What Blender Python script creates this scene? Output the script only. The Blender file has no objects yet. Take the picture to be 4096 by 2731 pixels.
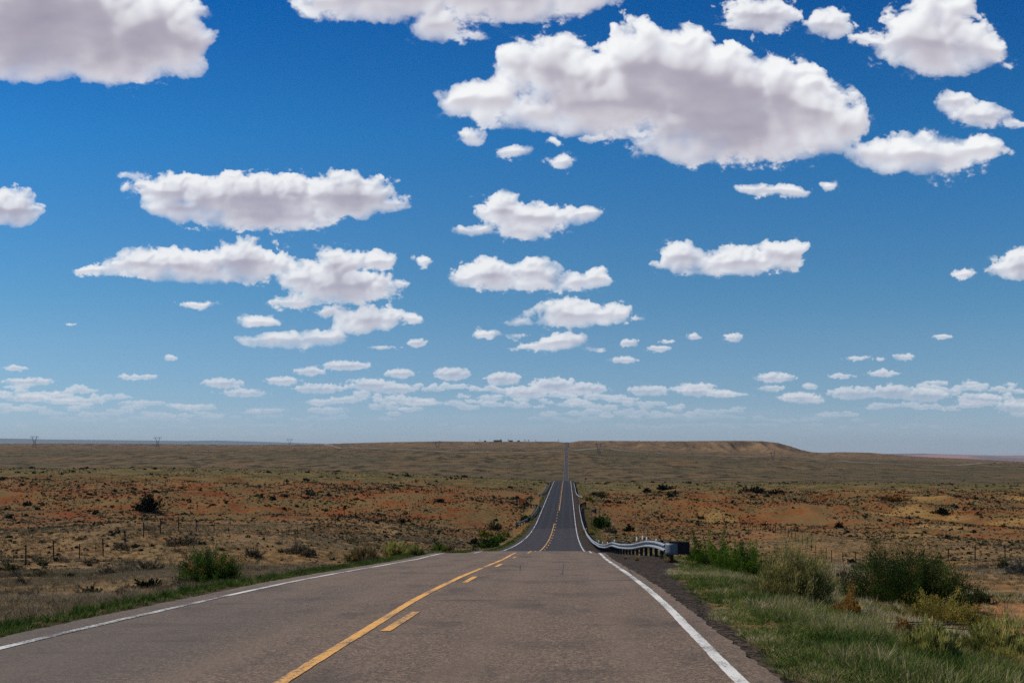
# A straight desert highway dipping over two rises towards a far mesa, under fair-weather cumulus.
import bpy, bmesh, math, random
import numpy as np
from mathutils import Vector, Matrix

SKY_STR = 0.08
SKY_AIR, SKY_DUST, SKY_OZONE = 1.0, 0.4, 2.0
SKY_SAT, SKY_HUE, SKY_GAMMA, SKY_TINT = 1.0, 0.5, 1.0, (1.0, 1.0, 1.0)
SUN_E = 4.1
EXPO = 0.0
HAZE = 1.7e-5
HAZE_COL = (0.72, 0.80, 0.86, 1)
GROUND_K = 1.0
ROAD_K = 1.0
def _c(r, g, b):
    f = lambda c: (c / 255 / 12.92) if c / 255 <= 0.04045 else ((c / 255 + 0.055) / 1.055) ** 2.4
    return tuple(f(x) / SKY_STR for x in (r, g, b))
CLOUD_RAMP = [(0.0, _c(154, 150, 168)), (0.3, _c(180, 175, 188)), (0.5, _c(206, 203, 212)), (0.75, _c(228, 229, 235)), (1.0, _c(248, 249, 250))]
CLOUD_FAR_RAMP = [(0.0, _c(150, 165, 195)), (0.5, _c(180, 192, 212)), (1.0, _c(212, 218, 228))]

SKY_GRADE = [(0.000, (0.0075, 0.5829, 1.1695)), (0.305, (0.1318, 0.8187, 1.2715)), (0.680, (0.4258, 0.8544, 1.0440)), (0.775, (0.5536, 0.8538, 1.0212)), (0.900, (0.6098, 0.8260, 1.0320)), (1.000, (0.6266, 0.7964, 1.1015))]
# ---------------------------------------------------------------- sky
SUN_EL = math.radians(48.0)
SUN_DIR = Vector((-0.96, 0.26, 0.0)).normalized()
SUN_DIR = Vector((SUN_DIR.x * math.cos(SUN_EL), SUN_DIR.y * math.cos(SUN_EL), math.sin(SUN_EL)))
F_PX, CX_PX, HZ_PX = 2287.0, 1176.0, 1040.0      # focal length, centre and level horizon on a 2352 px wide frame

# clouds: centre and radii of each lobe, as bearings (hundredths of the unit 1/2287 rad-like tangent)
CL_A = [(100,40,280,150),(330,70,155,115),(250,130,170,72),(40,120,160,75),(425,100,68,88),(-100,60,200,130),
 (900,-12,240,72),(1150,-14,240,74),(1330,-18,110,56),(1010,55,80,44),(760,5,100,42),(1085,80,42,16),
 (1190,150,55,66),(1260,155,85,75),(1350,185,100,80),(1480,150,115,106),(1560,160,110,100),(1650,205,180,115),(1780,220,110,95),(1400,235,240,80),(1670,290,240,90),(1870,255,100,80),(1935,290,70,52),
 (1130,230,110,48),(1055,230,62,48),(1620,345,165,44),(1760,345,130,38),(1880,330,80,36),(1350,280,220,42),(1240,262,150,35),(1012,262,45,9),
 (2145,95,140,82),(2262,110,60,50),(2010,92,75,22),(2170,15,95,50),(2190,150,60,32),
 (2110,358,165,54),(2240,345,72,42),(2000,348,75,32)]
CL_B = [(1085,317,42,25),(1183,350,50,20),(1288,370,34,22),(1278,328,18,11),(1365,318,40,12),(1745,35,95,48),(1905,55,58,36),(2195,235,55,28),(2250,265,72,32),(2330,282,50,14),
 (1735,433,55,19),(1815,440,62,17),(1905,428,26,15),
 (400,440,100,44),(590,455,230,60),(800,450,120,58),(425,478,90,38),(610,498,200,38),(890,468,50,26),(300,400,38,11),(288,428,16,18),
 (560,600,105,54),(400,608,160,40),(235,622,65,15),(330,600,80,36),(470,625,150,30),
 (770,605,62,45),(860,600,60,26),(790,655,130,48),(680,697,72,16),(690,640,55,36),(650,610,60,20),
 (35,480,60,50),(-20,480,60,50),
 (1160,480,68,40),(1230,500,125,36),(1340,490,45,28),(1085,530,58,17),(1200,532,90,20),
 (1130,630,75,40),(1080,645,55,24),(1230,625,70,37),(1370,640,38,27),(1310,648,60,24),(1250,652,130,20),
 (1570,590,58,38),(1700,600,115,34),(1800,587,54,42),(1660,622,120,16),(1520,606,35,14),
 (1325,722,125,34),(1300,705,60,25),(1190,740,34,14),(1455,733,28,5),
 (1290,785,62,25),(1240,797,72,12),(1360,801,34,9),(1115,767,31,13),(1180,770,32,8),
 (845,734,84,36),(775,722,60,17),(820,715,78,12),(950,735,24,16),(590,738,60,18),(620,782,88,20),(740,776,72,25),(680,782,80,20),
 (460,700,56,11),(970,600,19,14),(2345,612,75,38),(2215,630,33,17),(2365,590,50,30)]
CL_C = [(1445,788,24,11),(1432,827,35,9),(1515,801,32,9),(1593,774,20,9),(1683,776,27,12),(1530,785,20,5),(2165,774,28,7),
 (1970,823,34,7),(2022,825,12,6),(2075,820,27,9),(1935,864,30,8),(2028,858,38,10),(1780,868,50,13),(1770,892,35,8),
 (165,746,18,4),(392,823,18,8),(35,846,33,8),(65,877,62,11),(313,866,53,9),(710,853,38,12),(795,840,62,13),(960,788,24,12),(880,799,42,6),
 (512,880,50,13),(560,903,60,11),(650,875,45,11),(735,893,65,13),(920,858,38,12),(1038,859,45,17),(850,883,58,15),
 (1155,870,45,16),(1270,885,60,18),(1340,893,60,15),(1490,898,50,13),(1600,900,50,13),(1660,906,35,10),(900,893,60,14),(1210,902,50,16),(1600,888,45,10),
 (1860,888,22,8),(1840,914,50,14),(1960,903,60,16),(2050,900,50,18),(2120,908,60,18),(2245,917,50,16),(2330,935,45,14),(2150,880,30,8),(2230,880,25,9),(2320,884,18,7),
 (60,914,60,11),(140,922,50,8),(330,926,60,8),(420,934,50,7),(610,943,50,7),(750,943,50,9)]

def _hash2(ix, iy, seed):
    h = (ix.astype(np.int64) * 374761393 + iy.astype(np.int64) * 668265263 + seed * 974634777) & 0xffffffff
    h = ((h ^ (h >> 13)) * 1274126177) & 0xffffffff
    h = ((h ^ (h >> 15)) * 2246822519) & 0xffffffff
    return (h ^ (h >> 16)) & 0xffffffff

def perlin(x, y, seed):
    ix = np.floor(x); iy = np.floor(y); fx = (x - ix).astype(np.float32); fy = (y - iy).astype(np.float32)
    ix = ix.astype(np.int64); iy = iy.astype(np.int64)
    ux = fx * fx * fx * (fx * (fx * 6 - 15) + 10); uy = fy * fy * fy * (fy * (fy * 6 - 15) + 10)
    def g(dx, dy):
        a = _hash2(ix + dx, iy + dy, seed).astype(np.float32) * np.float32(2 * math.pi / 4294967296.0)
        return np.cos(a) * (fx - dx) + np.sin(a) * (fy - dy)
    a = g(0, 0); b = g(1, 0); c = g(0, 1); d = g(1, 1)
    a = a + ux * (b - a); c = c + ux * (d - c)
    return (a + uy * (c - a)) * 1.5

def fbm(x, y, seed, octs, rough=0.5):
    s = 0; a = 1.0; t = 0
    for o in range(octs):
        s = s + a * perlin(x, y, seed + o); t += a; a *= rough
        x, y = (x * 1.6 + y * 1.2) + 5.3, (-x * 1.2 + y * 1.6) + 1.7      # times two, turned
    return s / t

def puffs(x, y, seed):
    """height of a field of overlapping round puffs, 0 to 1"""
    ix = np.floor(x).astype(np.int64); iy = np.floor(y).astype(np.int64)
    best = np.zeros(x.shape, np.float32)
    for dy in (-1, 0, 1):
        for dx in (-1, 0, 1):
            cx = ix + dx; cy = iy + dy
            h = _hash2(cx, cy, seed)
            px = cx + (h & 0xffff).astype(np.float32) / 65535; py = cy + (h >> 16).astype(np.float32) / 65535
            r = 0.7 + 0.35 * (((h >> 7) & 255).astype(np.float32) / 255)
            d2 = ((x - px) ** 2 + (y - py) ** 2) / (r * r)
            best = np.maximum(best, np.sqrt(np.maximum(0, 1 - d2)).astype(np.float32) * r)
    return best

def sstep(a, b, x):
    t = np.clip((x - a) / (b - a), 0, 1); return t * t * (3 - 2 * t)

def blur(a, r):
    """three box blurs"""
    r = int(max(1, r))
    for _ in range(3):
        for ax in (0, 1):
            pad = [(0, 0), (0, 0)]; pad[ax] = (r + 1, r)
            c = np.cumsum(np.pad(a, pad, mode='edge').astype(np.float64), axis=ax)
            n = 2 * r + 1
            a = (np.take(c, np.arange(n, c.shape[ax]), axis=ax) - np.take(c, np.arange(0, c.shape[ax] - n), axis=ax)) / n
    return a.astype(np.float32)

MAP_X0, MAP_X1, MAP_Y0, MAP_Y1, MAP_S = -420.0, 2780.0, -140.0, 1040.0, 0.75

def cloud_layer(lobes, y0, y1, unit, seed, hazey):
    """colour brightness (0 grey base .. 1 sunlit white) and cover of one layer of cumulus; unit = size of a puff"""
    S = MAP_S
    nx = int((MAP_X1 - MAP_X0) * S); ny = int((y1 - y0) * S)
    X, Y = np.meshgrid(MAP_X0 + (np.arange(nx) + 0.5) / S, y0 + (np.arange(ny) + 0.5) / S)
    X = X.astype(np.float32); Y = Y.astype(np.float32)
    wx = fbm(X / unit / 1.6, Y / unit / 1.3, seed, 5, 0.55) * unit; wy = fbm(X / unit / 1.6, Y / unit / 1.3, seed + 31, 5, 0.55) * unit
    Xw = X + wx * 0.45; Yw = Y + wy * 0.3
    D = np.full(X.shape, -4 * unit, np.float32); R = np.full(X.shape, unit, np.float32)
    k = unit * 0.22
    for cx, cy, rx, ry in lobes:
        x_a = int(max(0, (cx - 2.2 * rx - 60 - MAP_X0) * S)); x_b = int(min(nx, (cx + 2.2 * rx + 60 - MAP_X0) * S))
        y_a = int(max(0, (cy - 2.2 * ry - 60 - y0) * S)); y_b = int(min(ny, (cy + 2.2 * ry + 60 - y0) * S))
        if x_b <= x_a or y_b <= y_a: continue
        sl = (slice(y_a, y_b), slice(x_a, x_b))
        q = np.sqrt(((Xw[sl] - cx) / rx) ** 2 + ((Yw[sl] - cy) / ry) ** 2)
        rm = min(rx, ry)
        d = (1 - q) * rm
        cur = D[sl]; h = np.clip(0.5 + 0.5 * (d - cur) / k, 0, 1)
        D[sl] = cur * (1 - h) + d * h + k * h * (1 - h)
        R[sl] = R[sl] * (1 - h) + min(rm, 3 * unit) * h
    R = blur(R, unit * 0.3 * S)
    Ds = blur(D, unit * 0.25 * S)
    gy, gx = np.gradient(Ds, 1 / S)
    under = sstep(-0.15, 0.55, -gy)                     # 1 on the underside of a cloud
    amp = np.clip(R / (unit * 1.3), 0.10, 1.0) * (1 - 0.62 * under)
    n = fbm(Xw / unit / 0.9, Yw / unit / 0.8, seed + 77, 8, 0.49)
    pf = 0; a = 1.0; f = 1.0 / (unit * 0.95); tot = 0
    for o in range(5):
        q = puffs(Xw * f + o * 7.1, Yw * f * 1.1 + o * 3.3, seed + 200 + o)
        pf = pf + a * q; tot += a; a *= 0.5; f *= 2.05
    pf = pf / tot
    fine = fbm(Xw / unit * 4.3, Yw / unit * 4.6, seed + 131, 5, 0.62)
    G = D - 0.08 * min(unit, 60) + amp * unit * (0.55 * (pf - 0.62) * 1.6 + 0.66 * n) + (0.02 * unit + 0.075 * np.minimum(R, 0.7 * unit) + 0.30 * np.clip(0.55 * unit - R, 0, None)) * fine
    # height towards the viewer, relief light
    H = np.sqrt(np.maximum(G, 0) + 0.5) * math.sqrt(unit) * 0.9 + unit * 0.55 * (1 - 0.85 * under) * pf + unit * 0.07 * n
    Hs = blur(H, max(1, unit * (0.06 if unit < 20 else 0.085) * S))
    hy, hx = np.gradient(Hs, 1 / S)
    nz = 1.0 / np.sqrt(1 + hx * hx + hy * hy)
    lx, ly, lz = -0.42, -0.72, 0.55
    lam = (-hx * lx - hy * ly + lz) * nz
    # how much cloud stands between a point and the sun (up and to the left)
    T = np.clip(G / unit, 0, 2.2)
    sh = np.zeros_like(T); wsum = 0
    for i in range(1, 15):
        dpx = int(round(i * unit * 0.11 * S)); ddx = int(round(dpx * 0.35))
        wgt = math.exp(-i * 0.07)
        sh += wgt * np.roll(np.roll(T, dpx, 0), ddx, 1); wsum += wgt
    sh = blur(sh / wsum, max(1, unit * 0.06 * S))
    thick = np.clip(G / unit, 0, 3)
    lit = np.exp(-sh * (1.7 if unit < 20 else 2.15 if unit < 50 else 2.05))                             # sunlit rim to grey base
    amb = 0.30 + 0.18 * np.exp(-thick * 1.3)
    belly = sstep(0.42, 1.15, sh)
    rel = 1 - 0.90 * belly
    big = blur(pf, unit * 0.12 * S) - 0.6
    rim = np.exp(-thick * 1.5) * sstep(0.0, 0.6, -gy)
    low = fbm(X / unit / 1.9, Y / unit / 0.9, seed + 610, 3)
    br = lit * (0.66 + 0.34 * rel * np.clip(lam, 0, 1.2)) + 0.20 * rel * (lam - 0.62) + amb * (1 - lit * 0.5) + 0.24 * rim + 0.16 * low * belly + 0.10 * big * rel - (0.12 if unit < 20 else 0.20) * belly * (1 - rim) + 0.04 * n
    # edge softness varies: crisp tops, ragged ends
    soft = unit * (0.13 + 0.42 * sstep(-0.15, 0.5, fbm(X / unit / 2.5, Y / unit / 2, seed + 400, 3)) + 0.12 * under)
    al = 1 - np.exp(-np.maximum(G + 0.06 * soft, 0) * 1.9 / (soft + 0.5))
    al = al * sstep(-0.06 * soft, 0.25 * soft + 0.5, G)
    fr = fbm(X / unit * 1.3, Y / unit * 1.9, seed + 501, 7, 0.66); fz = sstep(0.0, 0.35, fbm(X / unit / 3.0, Y / unit / 2.4, seed + 520, 2) + 0.14)
    Rw = np.clip(R, 0.25 * unit, unit)
    wisp = 0.85 * sstep(-0.05, 0.75, fr * 2.0 + D / (0.60 * Rw)) * sstep(-0.95 * Rw, -0.05 * Rw, D) * fz
    al = al + (1 - al) * wisp; br = br * 1.0
    return X, Y, np.clip(br, 0, 1.15), al * hazey

def cloud_map():
    S = MAP_S
    W = int((MAP_X1 - MAP_X0) * S); Hh = int((MAP_Y1 - MAP_Y0) * S)
    shade = np.zeros((Hh, W), np.float32); cover = np.zeros((Hh, W), np.float32); far = np.zeros((Hh, W), np.float32)
    def over(y0, br, al, fr):
        r0 = int((y0 - MAP_Y0) * S); sl = slice(r0, r0 + al.shape[0])
        c = cover[sl]; a = al + c * (1 - al); s = np.maximum(a, 1e-4)
        shade[sl] = (br * al + shade[sl] * c * (1 - al)) / s
        far[sl] = (fr * al + far[sl] * c * (1 - al)) / s
        cover[sl] = a
    # banks low over the horizon: rows of little heaps with level bases, paler and smaller with distance
    rng = np.random.RandomState(5)
    for base, hgt, op, fr, dens in ((1000, 4, .12, 1.0, .6), (982, 5, .17, .97, .7), (966, 6.5, .24, .93, .8), (952, 8, .46, .86, 1.1), (938, 9, .58, .78, 1.15), (922, 11, .70, .66, 1.2), (905, 11, .72, .55, .85)):
        lob = []
        x = MAP_X0
        gate = lambda v: 0.5 + 0.5 * math.sin(v / 190.0 + base * 0.37) + 0.4 * math.sin(v / 83.0 + base)
        while x < MAP_X1:
            ln = rng.uniform(1.6, 5) * hgt
            if gate(x) + 0.5 * rng.uniform(-1, 1) > 1.05 - 0.55 * dens:
                jb = rng.uniform(-.9, .9) * hgt
                lob.append((x, base - hgt * .5 + jb, ln, hgt * rng.uniform(.35, .8)))
                for _ in range(int(ln / hgt)): lob.append((x + rng.uniform(-.8, .8) * ln, base + jb - hgt * rng.uniform(.6, 1.2), hgt * rng.uniform(.8, 2.2), hgt * rng.uniform(.4, .75)))
            x += ln * rng.uniform(.6, 2.0)
        _, Yl, br, al = cloud_layer(lob, max(base - 60.0, 700), 1040.0, hgt * .9, int(base), op)
        over(max(base - 60.0, 700), np.clip(br + .05, 0, 1), al, np.full(al.shape, fr, np.float32))
    # thin veil in the lowest sky
    y0 = 880.0; ny = int((MAP_Y1 - y0) * S); X, Y = np.meshgrid(MAP_X0 + (np.arange(W) + 0.5) / S, y0 + (np.arange(ny) + 0.5) / S)
    vl = sstep(890, 970, Y) * (0.20 + 0.22 * fbm((X / 260).astype(np.float32), (Y / 22).astype(np.float32), 31, 5))
    r0 = int((y0 - MAP_Y0) * S); c = cover[r0:r0 + ny]; vl = np.clip(vl, 0, 1) * (1 - c)
    shade[r0:r0 + ny] = (shade[r0:r0 + ny] * c + 0.55 * vl) / np.maximum(c + vl, 1e-4); far[r0:r0 + ny] = (far[r0:r0 + ny] * c + vl) / np.maximum(c + vl, 1e-4); cover[r0:r0 + ny] = c + vl
    for lobes, a, b, unit, seed, hz, fr in ((CL_C, 715.0, 1000.0, 13.0, 3, 0.88, 0.6), (CL_B, -140.0, 870.0, 38.0, 17, 1.0, 0.22), (CL_A, -140.0, 520.0, 64.0, 29, 1.0, 0.0)):
        _, Yl, br, al = cloud_layer(lobes, a, b, unit, seed, hz)
        if fr == 0.6:
            f_ = np.clip(0.38 + (Yl - 760) / 330, 0, 1); al = al * (1 - 0.45 * sstep(870, 960, Yl))
        else: f_ = fr + np.clip((Yl - 600) / 900, 0, 0.3) * (fr > 0)
        over(a, br, al, f_)
    return shade, cover, far
class NT:
    """small helper that writes shader nodes as expressions"""
    def __init__(s, tree): s.t = tree; s.n = tree.nodes; s.l = tree.links
    def new(s, typ, **kw):
        n = s.n.new(typ)
        for k, v in kw.items(): setattr(n, k, v)
        return n
    def put(s, sock, v):
        if isinstance(v, bpy.types.NodeSocket): s.l.new(v, sock)
        elif v is not None:
            if hasattr(sock.default_value, '__len__') and not hasattr(v, '__len__'): v = (v,) * len(sock.default_value)
            if hasattr(sock.default_value, '__len__') and len(sock.default_value) == 4 and len(v) == 3: v = tuple(v) + (1.0,)
            sock.default_value = v
    def m(s, op, a, b=None, c=None, clamp=False):
        n = s.new('ShaderNodeMath', operation=op, use_clamp=clamp)
        s.put(n.inputs[0], a); s.put(n.inputs[1], b); s.put(n.inputs[2], c)
        return n.outputs[0]
    def v(s, op, a, b=None, c=None, out=0, scale=None):
        n = s.new('ShaderNodeVectorMath', operation=op)
        s.put(n.inputs[0], a); s.put(n.inputs[1], b)
        if c is not None: s.put(n.inputs[2], c)
        if scale is not None: s.put(n.inputs['Scale'], scale)
        return n.outputs[out]
    def sep(s, a):
        n = s.new('ShaderNodeSeparateXYZ'); s.put(n.inputs[0], a); return n.outputs
    def xyz(s, x, y, z=0.0):
        n = s.new('ShaderNodeCombineXYZ'); s.put(n.inputs[0], x); s.put(n.inputs[1], y); s.put(n.inputs[2], z); return n.outputs[0]
    def noise(s, vec, scale, detail=4, rough=0.5, dist=0.0, typ='FBM', dim='3D', color=False, lac=2.0):
        n = s.new('ShaderNodeTexNoise', noise_dimensions=dim, noise_type=typ)
        s.put(n.inputs['Vector'], vec); s.put(n.inputs['Scale'], scale); s.put(n.inputs['Detail'], detail)
        s.put(n.inputs['Roughness'], rough); s.put(n.inputs['Distortion'], dist); s.put(n.inputs['Lacunarity'], lac)
        return n.outputs['Color' if color else 0]
    def vor(s, vec, scale, detail=0, rough=0.5, feature='F1', dim='3D', smooth=0.5, out='Distance', rnd=1.0):
        n = s.new('ShaderNodeTexVoronoi', voronoi_dimensions=dim, feature=feature)
        s.put(n.inputs['Vector'], vec); s.put(n.inputs['Scale'], scale); s.put(n.inputs['Randomness'], rnd)
        if 'Detail' in n.inputs and n.inputs['Detail'].enabled: s.put(n.inputs['Detail'], detail); s.put(n.inputs['Roughness'], rough)
        if feature == 'SMOOTH_F1': s.put(n.inputs['Smoothness'], smooth)
        return n.outputs[out]
    def ramp(s, f, a, b, lo=0.0, hi=1.0, kind='SMOOTHSTEP'):
        n = s.new('ShaderNodeMapRange', interpolation_type=kind)
        s.put(n.inputs[0], f); s.put(n.inputs[1], a); s.put(n.inputs[2], b); s.put(n.inputs[3], lo); s.put(n.inputs[4], hi)
        return n.outputs[0]
    def mix(s, f, a, b, mode='MIX'):
        n = s.new('ShaderNodeMix', data_type='RGBA', blend_type=mode)
        s.put(n.inputs[0], f); s.put(n.inputs[6], a); s.put(n.inputs[7], b)
        return n.outputs[2]
    def cramp(s, f, stops):
        n = s.new('ShaderNodeValToRGB'); s.put(n.inputs[0], f)
        e = n.color_ramp.elements
        while len(e) > 1: e.remove(e[-1])
        e[0].position = stops[0][0]; e[0].color = tuple(stops[0][1]) + (1,)
        for p, c in stops[1:]:
            k = e.new(p); k.color = tuple(c) + (1,)
        return n.outputs[0]

def srgb(r, g, b):
    f = lambda c: (c / 255 / 12.92) if c / 255 <= 0.04045 else ((c / 255 + 0.055) / 1.055) ** 2.4
    return (f(r), f(g), f(b))

def build_world():
    sc = bpy.context.scene
    w = bpy.data.worlds.new('World'); sc.world = w; w.use_nodes = True
    w.node_tree.nodes.clear()
    t = NT(w.node_tree)
    tc = t.new('ShaderNodeTexCoord').outputs['Generated']
    x, y, z = t.sep(tc)[:3]
    sky = t.new('ShaderNodeTexSky', sky_type='NISHITA')
    sky.sun_disc = False; sky.sun_elevation = SUN_EL
    sky.sun_rotation = math.atan2(SUN_DIR.x, SUN_DIR.y)
    sky.altitude = 1700; sky.air_density = SKY_AIR; sky.dust_density = SKY_DUST; sky.ozone_density = SKY_OZONE
    base = sky.outputs[0]
    hs = t.new('ShaderNodeHueSaturation'); t.put(hs.inputs['Saturation'], SKY_SAT); t.put(hs.inputs['Hue'], SKY_HUE)
    t.put(hs.inputs['Value'], 1.0); t.l.new(base, hs.inputs['Color'])
    gm = t.new('ShaderNodeGamma'); t.l.new(hs.outputs[0], gm.inputs[0]); gm.inputs[1].default_value = SKY_GAMMA
    # bearing coordinates on a plane one unit ahead (north of the camera)
    yc = t.m('MAXIMUM', t.m('ABSOLUTE', y), 0.02)
    u = t.m('DIVIDE', x, yc); v = t.m('DIVIDE', z, yc)
    px = t.m('MULTIPLY_ADD', u, F_PX / 100, CX_PX / 100)
    py = t.m('MULTIPLY_ADD', v, -F_PX / 100, HZ_PX / 100)
    P = t.xyz(px, py)
    # measured against the photograph's clear sky: deeper and bluer towards the zenith, greyer low down
    tint = t.cramp(t.m('MULTIPLY', py, 0.1), SKY_GRADE)
    base = t.v('MULTIPLY', gm.outputs[0], tint)
    col = base
    shade, cover, far = cloud_map()
    Hh, W = shade.shape
    img = bpy.data.images.new('cloud_field', W, Hh, alpha=True, float_buffer=True); img.colorspace_settings.name = 'Non-Color'; img.alpha_mode = 'CHANNEL_PACKED'
    A = np.ones((Hh, W, 4), np.float32); A[..., 0] = shade; A[..., 1] = cover; A[..., 2] = far
    img.pixels.foreach_set(A[::-1].ravel())
    tx = t.new('ShaderNodeTexImage'); tx.image = img; tx.extension = 'CLIP'; tx.interpolation = 'Cubic'
    s_ = t.m('MULTIPLY_ADD', px, 100.0 / (MAP_X1 - MAP_X0), -MAP_X0 / (MAP_X1 - MAP_X0))
    t_ = t.m('MULTIPLY_ADD', py, -100.0 / (MAP_Y1 - MAP_Y0), 1 + MAP_Y0 / (MAP_Y1 - MAP_Y0))
    t.l.new(t.xyz(s_, t_), tx.inputs[0])
    cs, cc_, cf = t.sep(tx.outputs[0])[:3]
    cc_ = t.m('MULTIPLY', cc_, t.ramp(t.m('ABSOLUTE', y), 0.15, 0.25))
    cc_ = t.m('POWER', cc_, t.m('MULTIPLY_ADD', cf, -0.4, 1.6))
    ccol = t.mix(cf, t.cramp(cs, CLOUD_RAMP), t.cramp(cs, CLOUD_FAR_RAMP))
    col = t.mix(cc_, base, ccol)
    bg = t.new('ShaderNodeBackground'); t.l.new(col, bg.inputs[0]); bg.inputs[1].default_value = SKY_STR
    out = t.new('ShaderNodeOutputWorld'); t.l.new(bg.outputs[0], out.inputs[0])
    w.cycles.sampling_method = 'MANUAL'; w.cycles.sample_map_resolution = 256
    return w
C = bpy.context.scene.collection
rnd = random.Random(7)
RS = np.random.RandomState(11)

# ---------------------------------------------------------------- bookkeeping
def tag(o, label=None, cat=None, group=None, kind=None):
    if label: o['label'] = label
    if cat: o['category'] = cat
    if group: o['group'] = group
    if kind: o['kind'] = kind
    return o

def empty(name, loc, rz=0.0):
    o = bpy.data.objects.new(name, None); C.objects.link(o); o.empty_display_size = 0.2
    o.location = loc; o.rotation_euler = (0, 0, rz); return o

def link(name, me, mat=None, parent=None, loc=None, rz=0.0):
    o = bpy.data.objects.new(name, me); C.objects.link(o)
    if mat is not None and not me.materials: me.materials.append(mat)
    if parent is not None: o.parent = parent
    if loc is not None: o.location = loc
    if rz: o.rotation_euler = (0, 0, rz)
    return o

def np_mesh(name, V, Fc, n=4, tone=None, smooth=False):
    """mesh from numpy arrays; every face has n corners"""
    me = bpy.data.meshes.new(name)
    V = np.asarray(V, np.float32); Fc = np.asarray(Fc, np.int32).reshape(-1, n)
    me.vertices.add(len(V)); me.vertices.foreach_set('co', V.ravel())
    me.loops.add(len(Fc) * n); me.loops.foreach_set('vertex_index', Fc.ravel())
    me.polygons.add(len(Fc)); me.polygons.foreach_set('loop_start', np.arange(0, len(Fc) * n, n, dtype=np.int32))
    me.polygons.foreach_set('use_smooth', np.full(len(Fc), smooth))
    me.update(calc_edges=True)
    if tone is not None:
        a = me.attributes.new('tone', 'FLOAT', 'POINT'); a.data.foreach_set('value', np.asarray(tone, np.float32))
    return me

class MB:
    """collects boxes, tubes and sheets, then links them as ONE mesh object"""
    def __init__(s): s.v = []; s.f = []
    def add(s, vs, fs):
        b = len(s.v); s.v += [tuple(v) for v in vs]; s.f += [tuple(b + i for i in f) for f in fs]
    def box(s, c, size, M=None):
        x, y, z = [k / 2 for k in size]; vs = []
        for dx, dy, dz in ((-x,-y,-z),(x,-y,-z),(x,y,-z),(-x,y,-z),(-x,-y,z),(x,-y,z),(x,y,z),(-x,y,z)):
            p = Vector((dx, dy, dz)); p = (M @ p) if M else p; vs.append(p + Vector(c))
        s.add(vs, [(0,3,2,1),(4,5,6,7),(0,1,5,4),(1,2,6,5),(2,3,7,6),(3,0,4,7)])
    def bar(s, a, b, r, r2=None, n=4):
        a = Vector(a); b = Vector(b); d = (b - a)
        if d.length < 1e-6: return
        d.normalize(); up = Vector((0, 0, 1)) if abs(d.z) < 0.95 else Vector((1, 0, 0))
        u = d.cross(up).normalized(); w = d.cross(u); r2 = r if r2 is None else r2
        vs = []
        for p, rr in ((a, r), (b, r2)):
            for k in range(n):
                t = 2 * math.pi * (k + 0.5) / n; vs.append(p + u * math.cos(t) * rr + w * math.sin(t) * rr)
        fs = [(k, (k + 1) % n, n + (k + 1) % n, n + k) for k in range(n)]
        fs += [tuple(range(n - 1, -1, -1)), tuple(range(n, 2 * n))]
        s.add(vs, fs)
    def sheet(s, rows, thick=None):
        m = len(rows[0]); vs = [p for r in rows for p in r]
        fs = [(i * m + j, i * m + j + 1, (i + 1) * m + j + 1, (i + 1) * m + j) for i in range(len(rows) - 1) for j in range(m - 1)]
        s.add(vs, fs)
    def mesh(s, name, smooth=False):
        me = bpy.data.meshes.new(name); me.from_pydata([tuple(v) for v in s.v], [], s.f)
        if smooth: me.polygons.foreach_set('use_smooth', [True] * len(me.polygons))
        me.update(); return me
    def build(s, name, mat, parent=None, loc=None, smooth=False, rz=0.0):
        return link(name, s.mesh(name, smooth), mat, parent, loc, rz)

# ---------------------------------------------------------------- the lie of the land
SKEW = (1303.0 - 1176.0) / 2287.0                       # the road runs a little east of the view
PK = [(-60, 3.2), (-20, 1.0), (0, 0.0), (10.2, -0.56), (20, -1.2), (30, -1.98), (38, -2.62), (47, -3.28), (54, -4.06), (62, -4.78), (68, -5.26),
      (75, -6.03), (85, -6.96), (94, -7.68), (115, -9.1), (141, -10.5), (165, -11.35), (190, -11.7), (239, -11.55), (290, -11.35), (360, -11.0), (435, -10.9),
      (480, -12.0), (600, -18.0), (900, -33.0), (1200, -39.3), (1480, -39.6), (1900, -27.0), (2490, 8.0), (3000, 27.0), (3450, 38.5), (3600, 39.4),
      (3700, 38.8), (4500, 10), (6000, -40), (9000, -90), (20000, -140), (70000, -200)]

def pchip(xk, yk, x):
    xk = np.asarray(xk, float); yk = np.asarray(yk, float); h = np.diff(xk)
    sh = (len(h),) + (1,) * (yk.ndim - 1)
    d = np.diff(yk, axis=0) / h.reshape(sh)
    m = np.zeros_like(yk)
    w1 = (2 * h[1:] + h[:-1]).reshape((-1,) + sh[1:]); w2 = (h[1:] + 2 * h[:-1]).reshape((-1,) + sh[1:])
    ok = d[:-1] * d[1:] > 0
    with np.errstate(divide='ignore', invalid='ignore'):
        mm = (w1 + w2) / (w1 / d[:-1] + w2 / d[1:])
    m[1:-1] = np.where(ok, mm, 0); m[0] = d[0]; m[-1] = d[-1]
    i = np.clip(np.searchsorted(xk, x) - 1, 0, len(h) - 1)
    t = np.clip((x - xk[i]) / h[i], 0, 1); hh = h[i]
    if yk.ndim == 1: y0, y1, m0, m1 = yk[i], yk[i + 1], m[i], m[i + 1]
    else:
        j = np.arange(yk.shape[1]); y0, y1, m0, m1 = yk[i, j], yk[i + 1, j], m[i, j], m[i + 1, j]
    t2 = t * t; t3 = t2 * t
    return y0 * (2 * t3 - 3 * t2 + 1) + hh * m0 * (t3 - 2 * t2 + t) + y1 * (-2 * t3 + 3 * t2) + hh * m1 * (t3 - t2)

def road_z(Y):
    Y = np.atleast_1d(np.asarray(Y, float)); return pchip([k[0] for k in PK], [k[1] for k in PK], Y)

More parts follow.
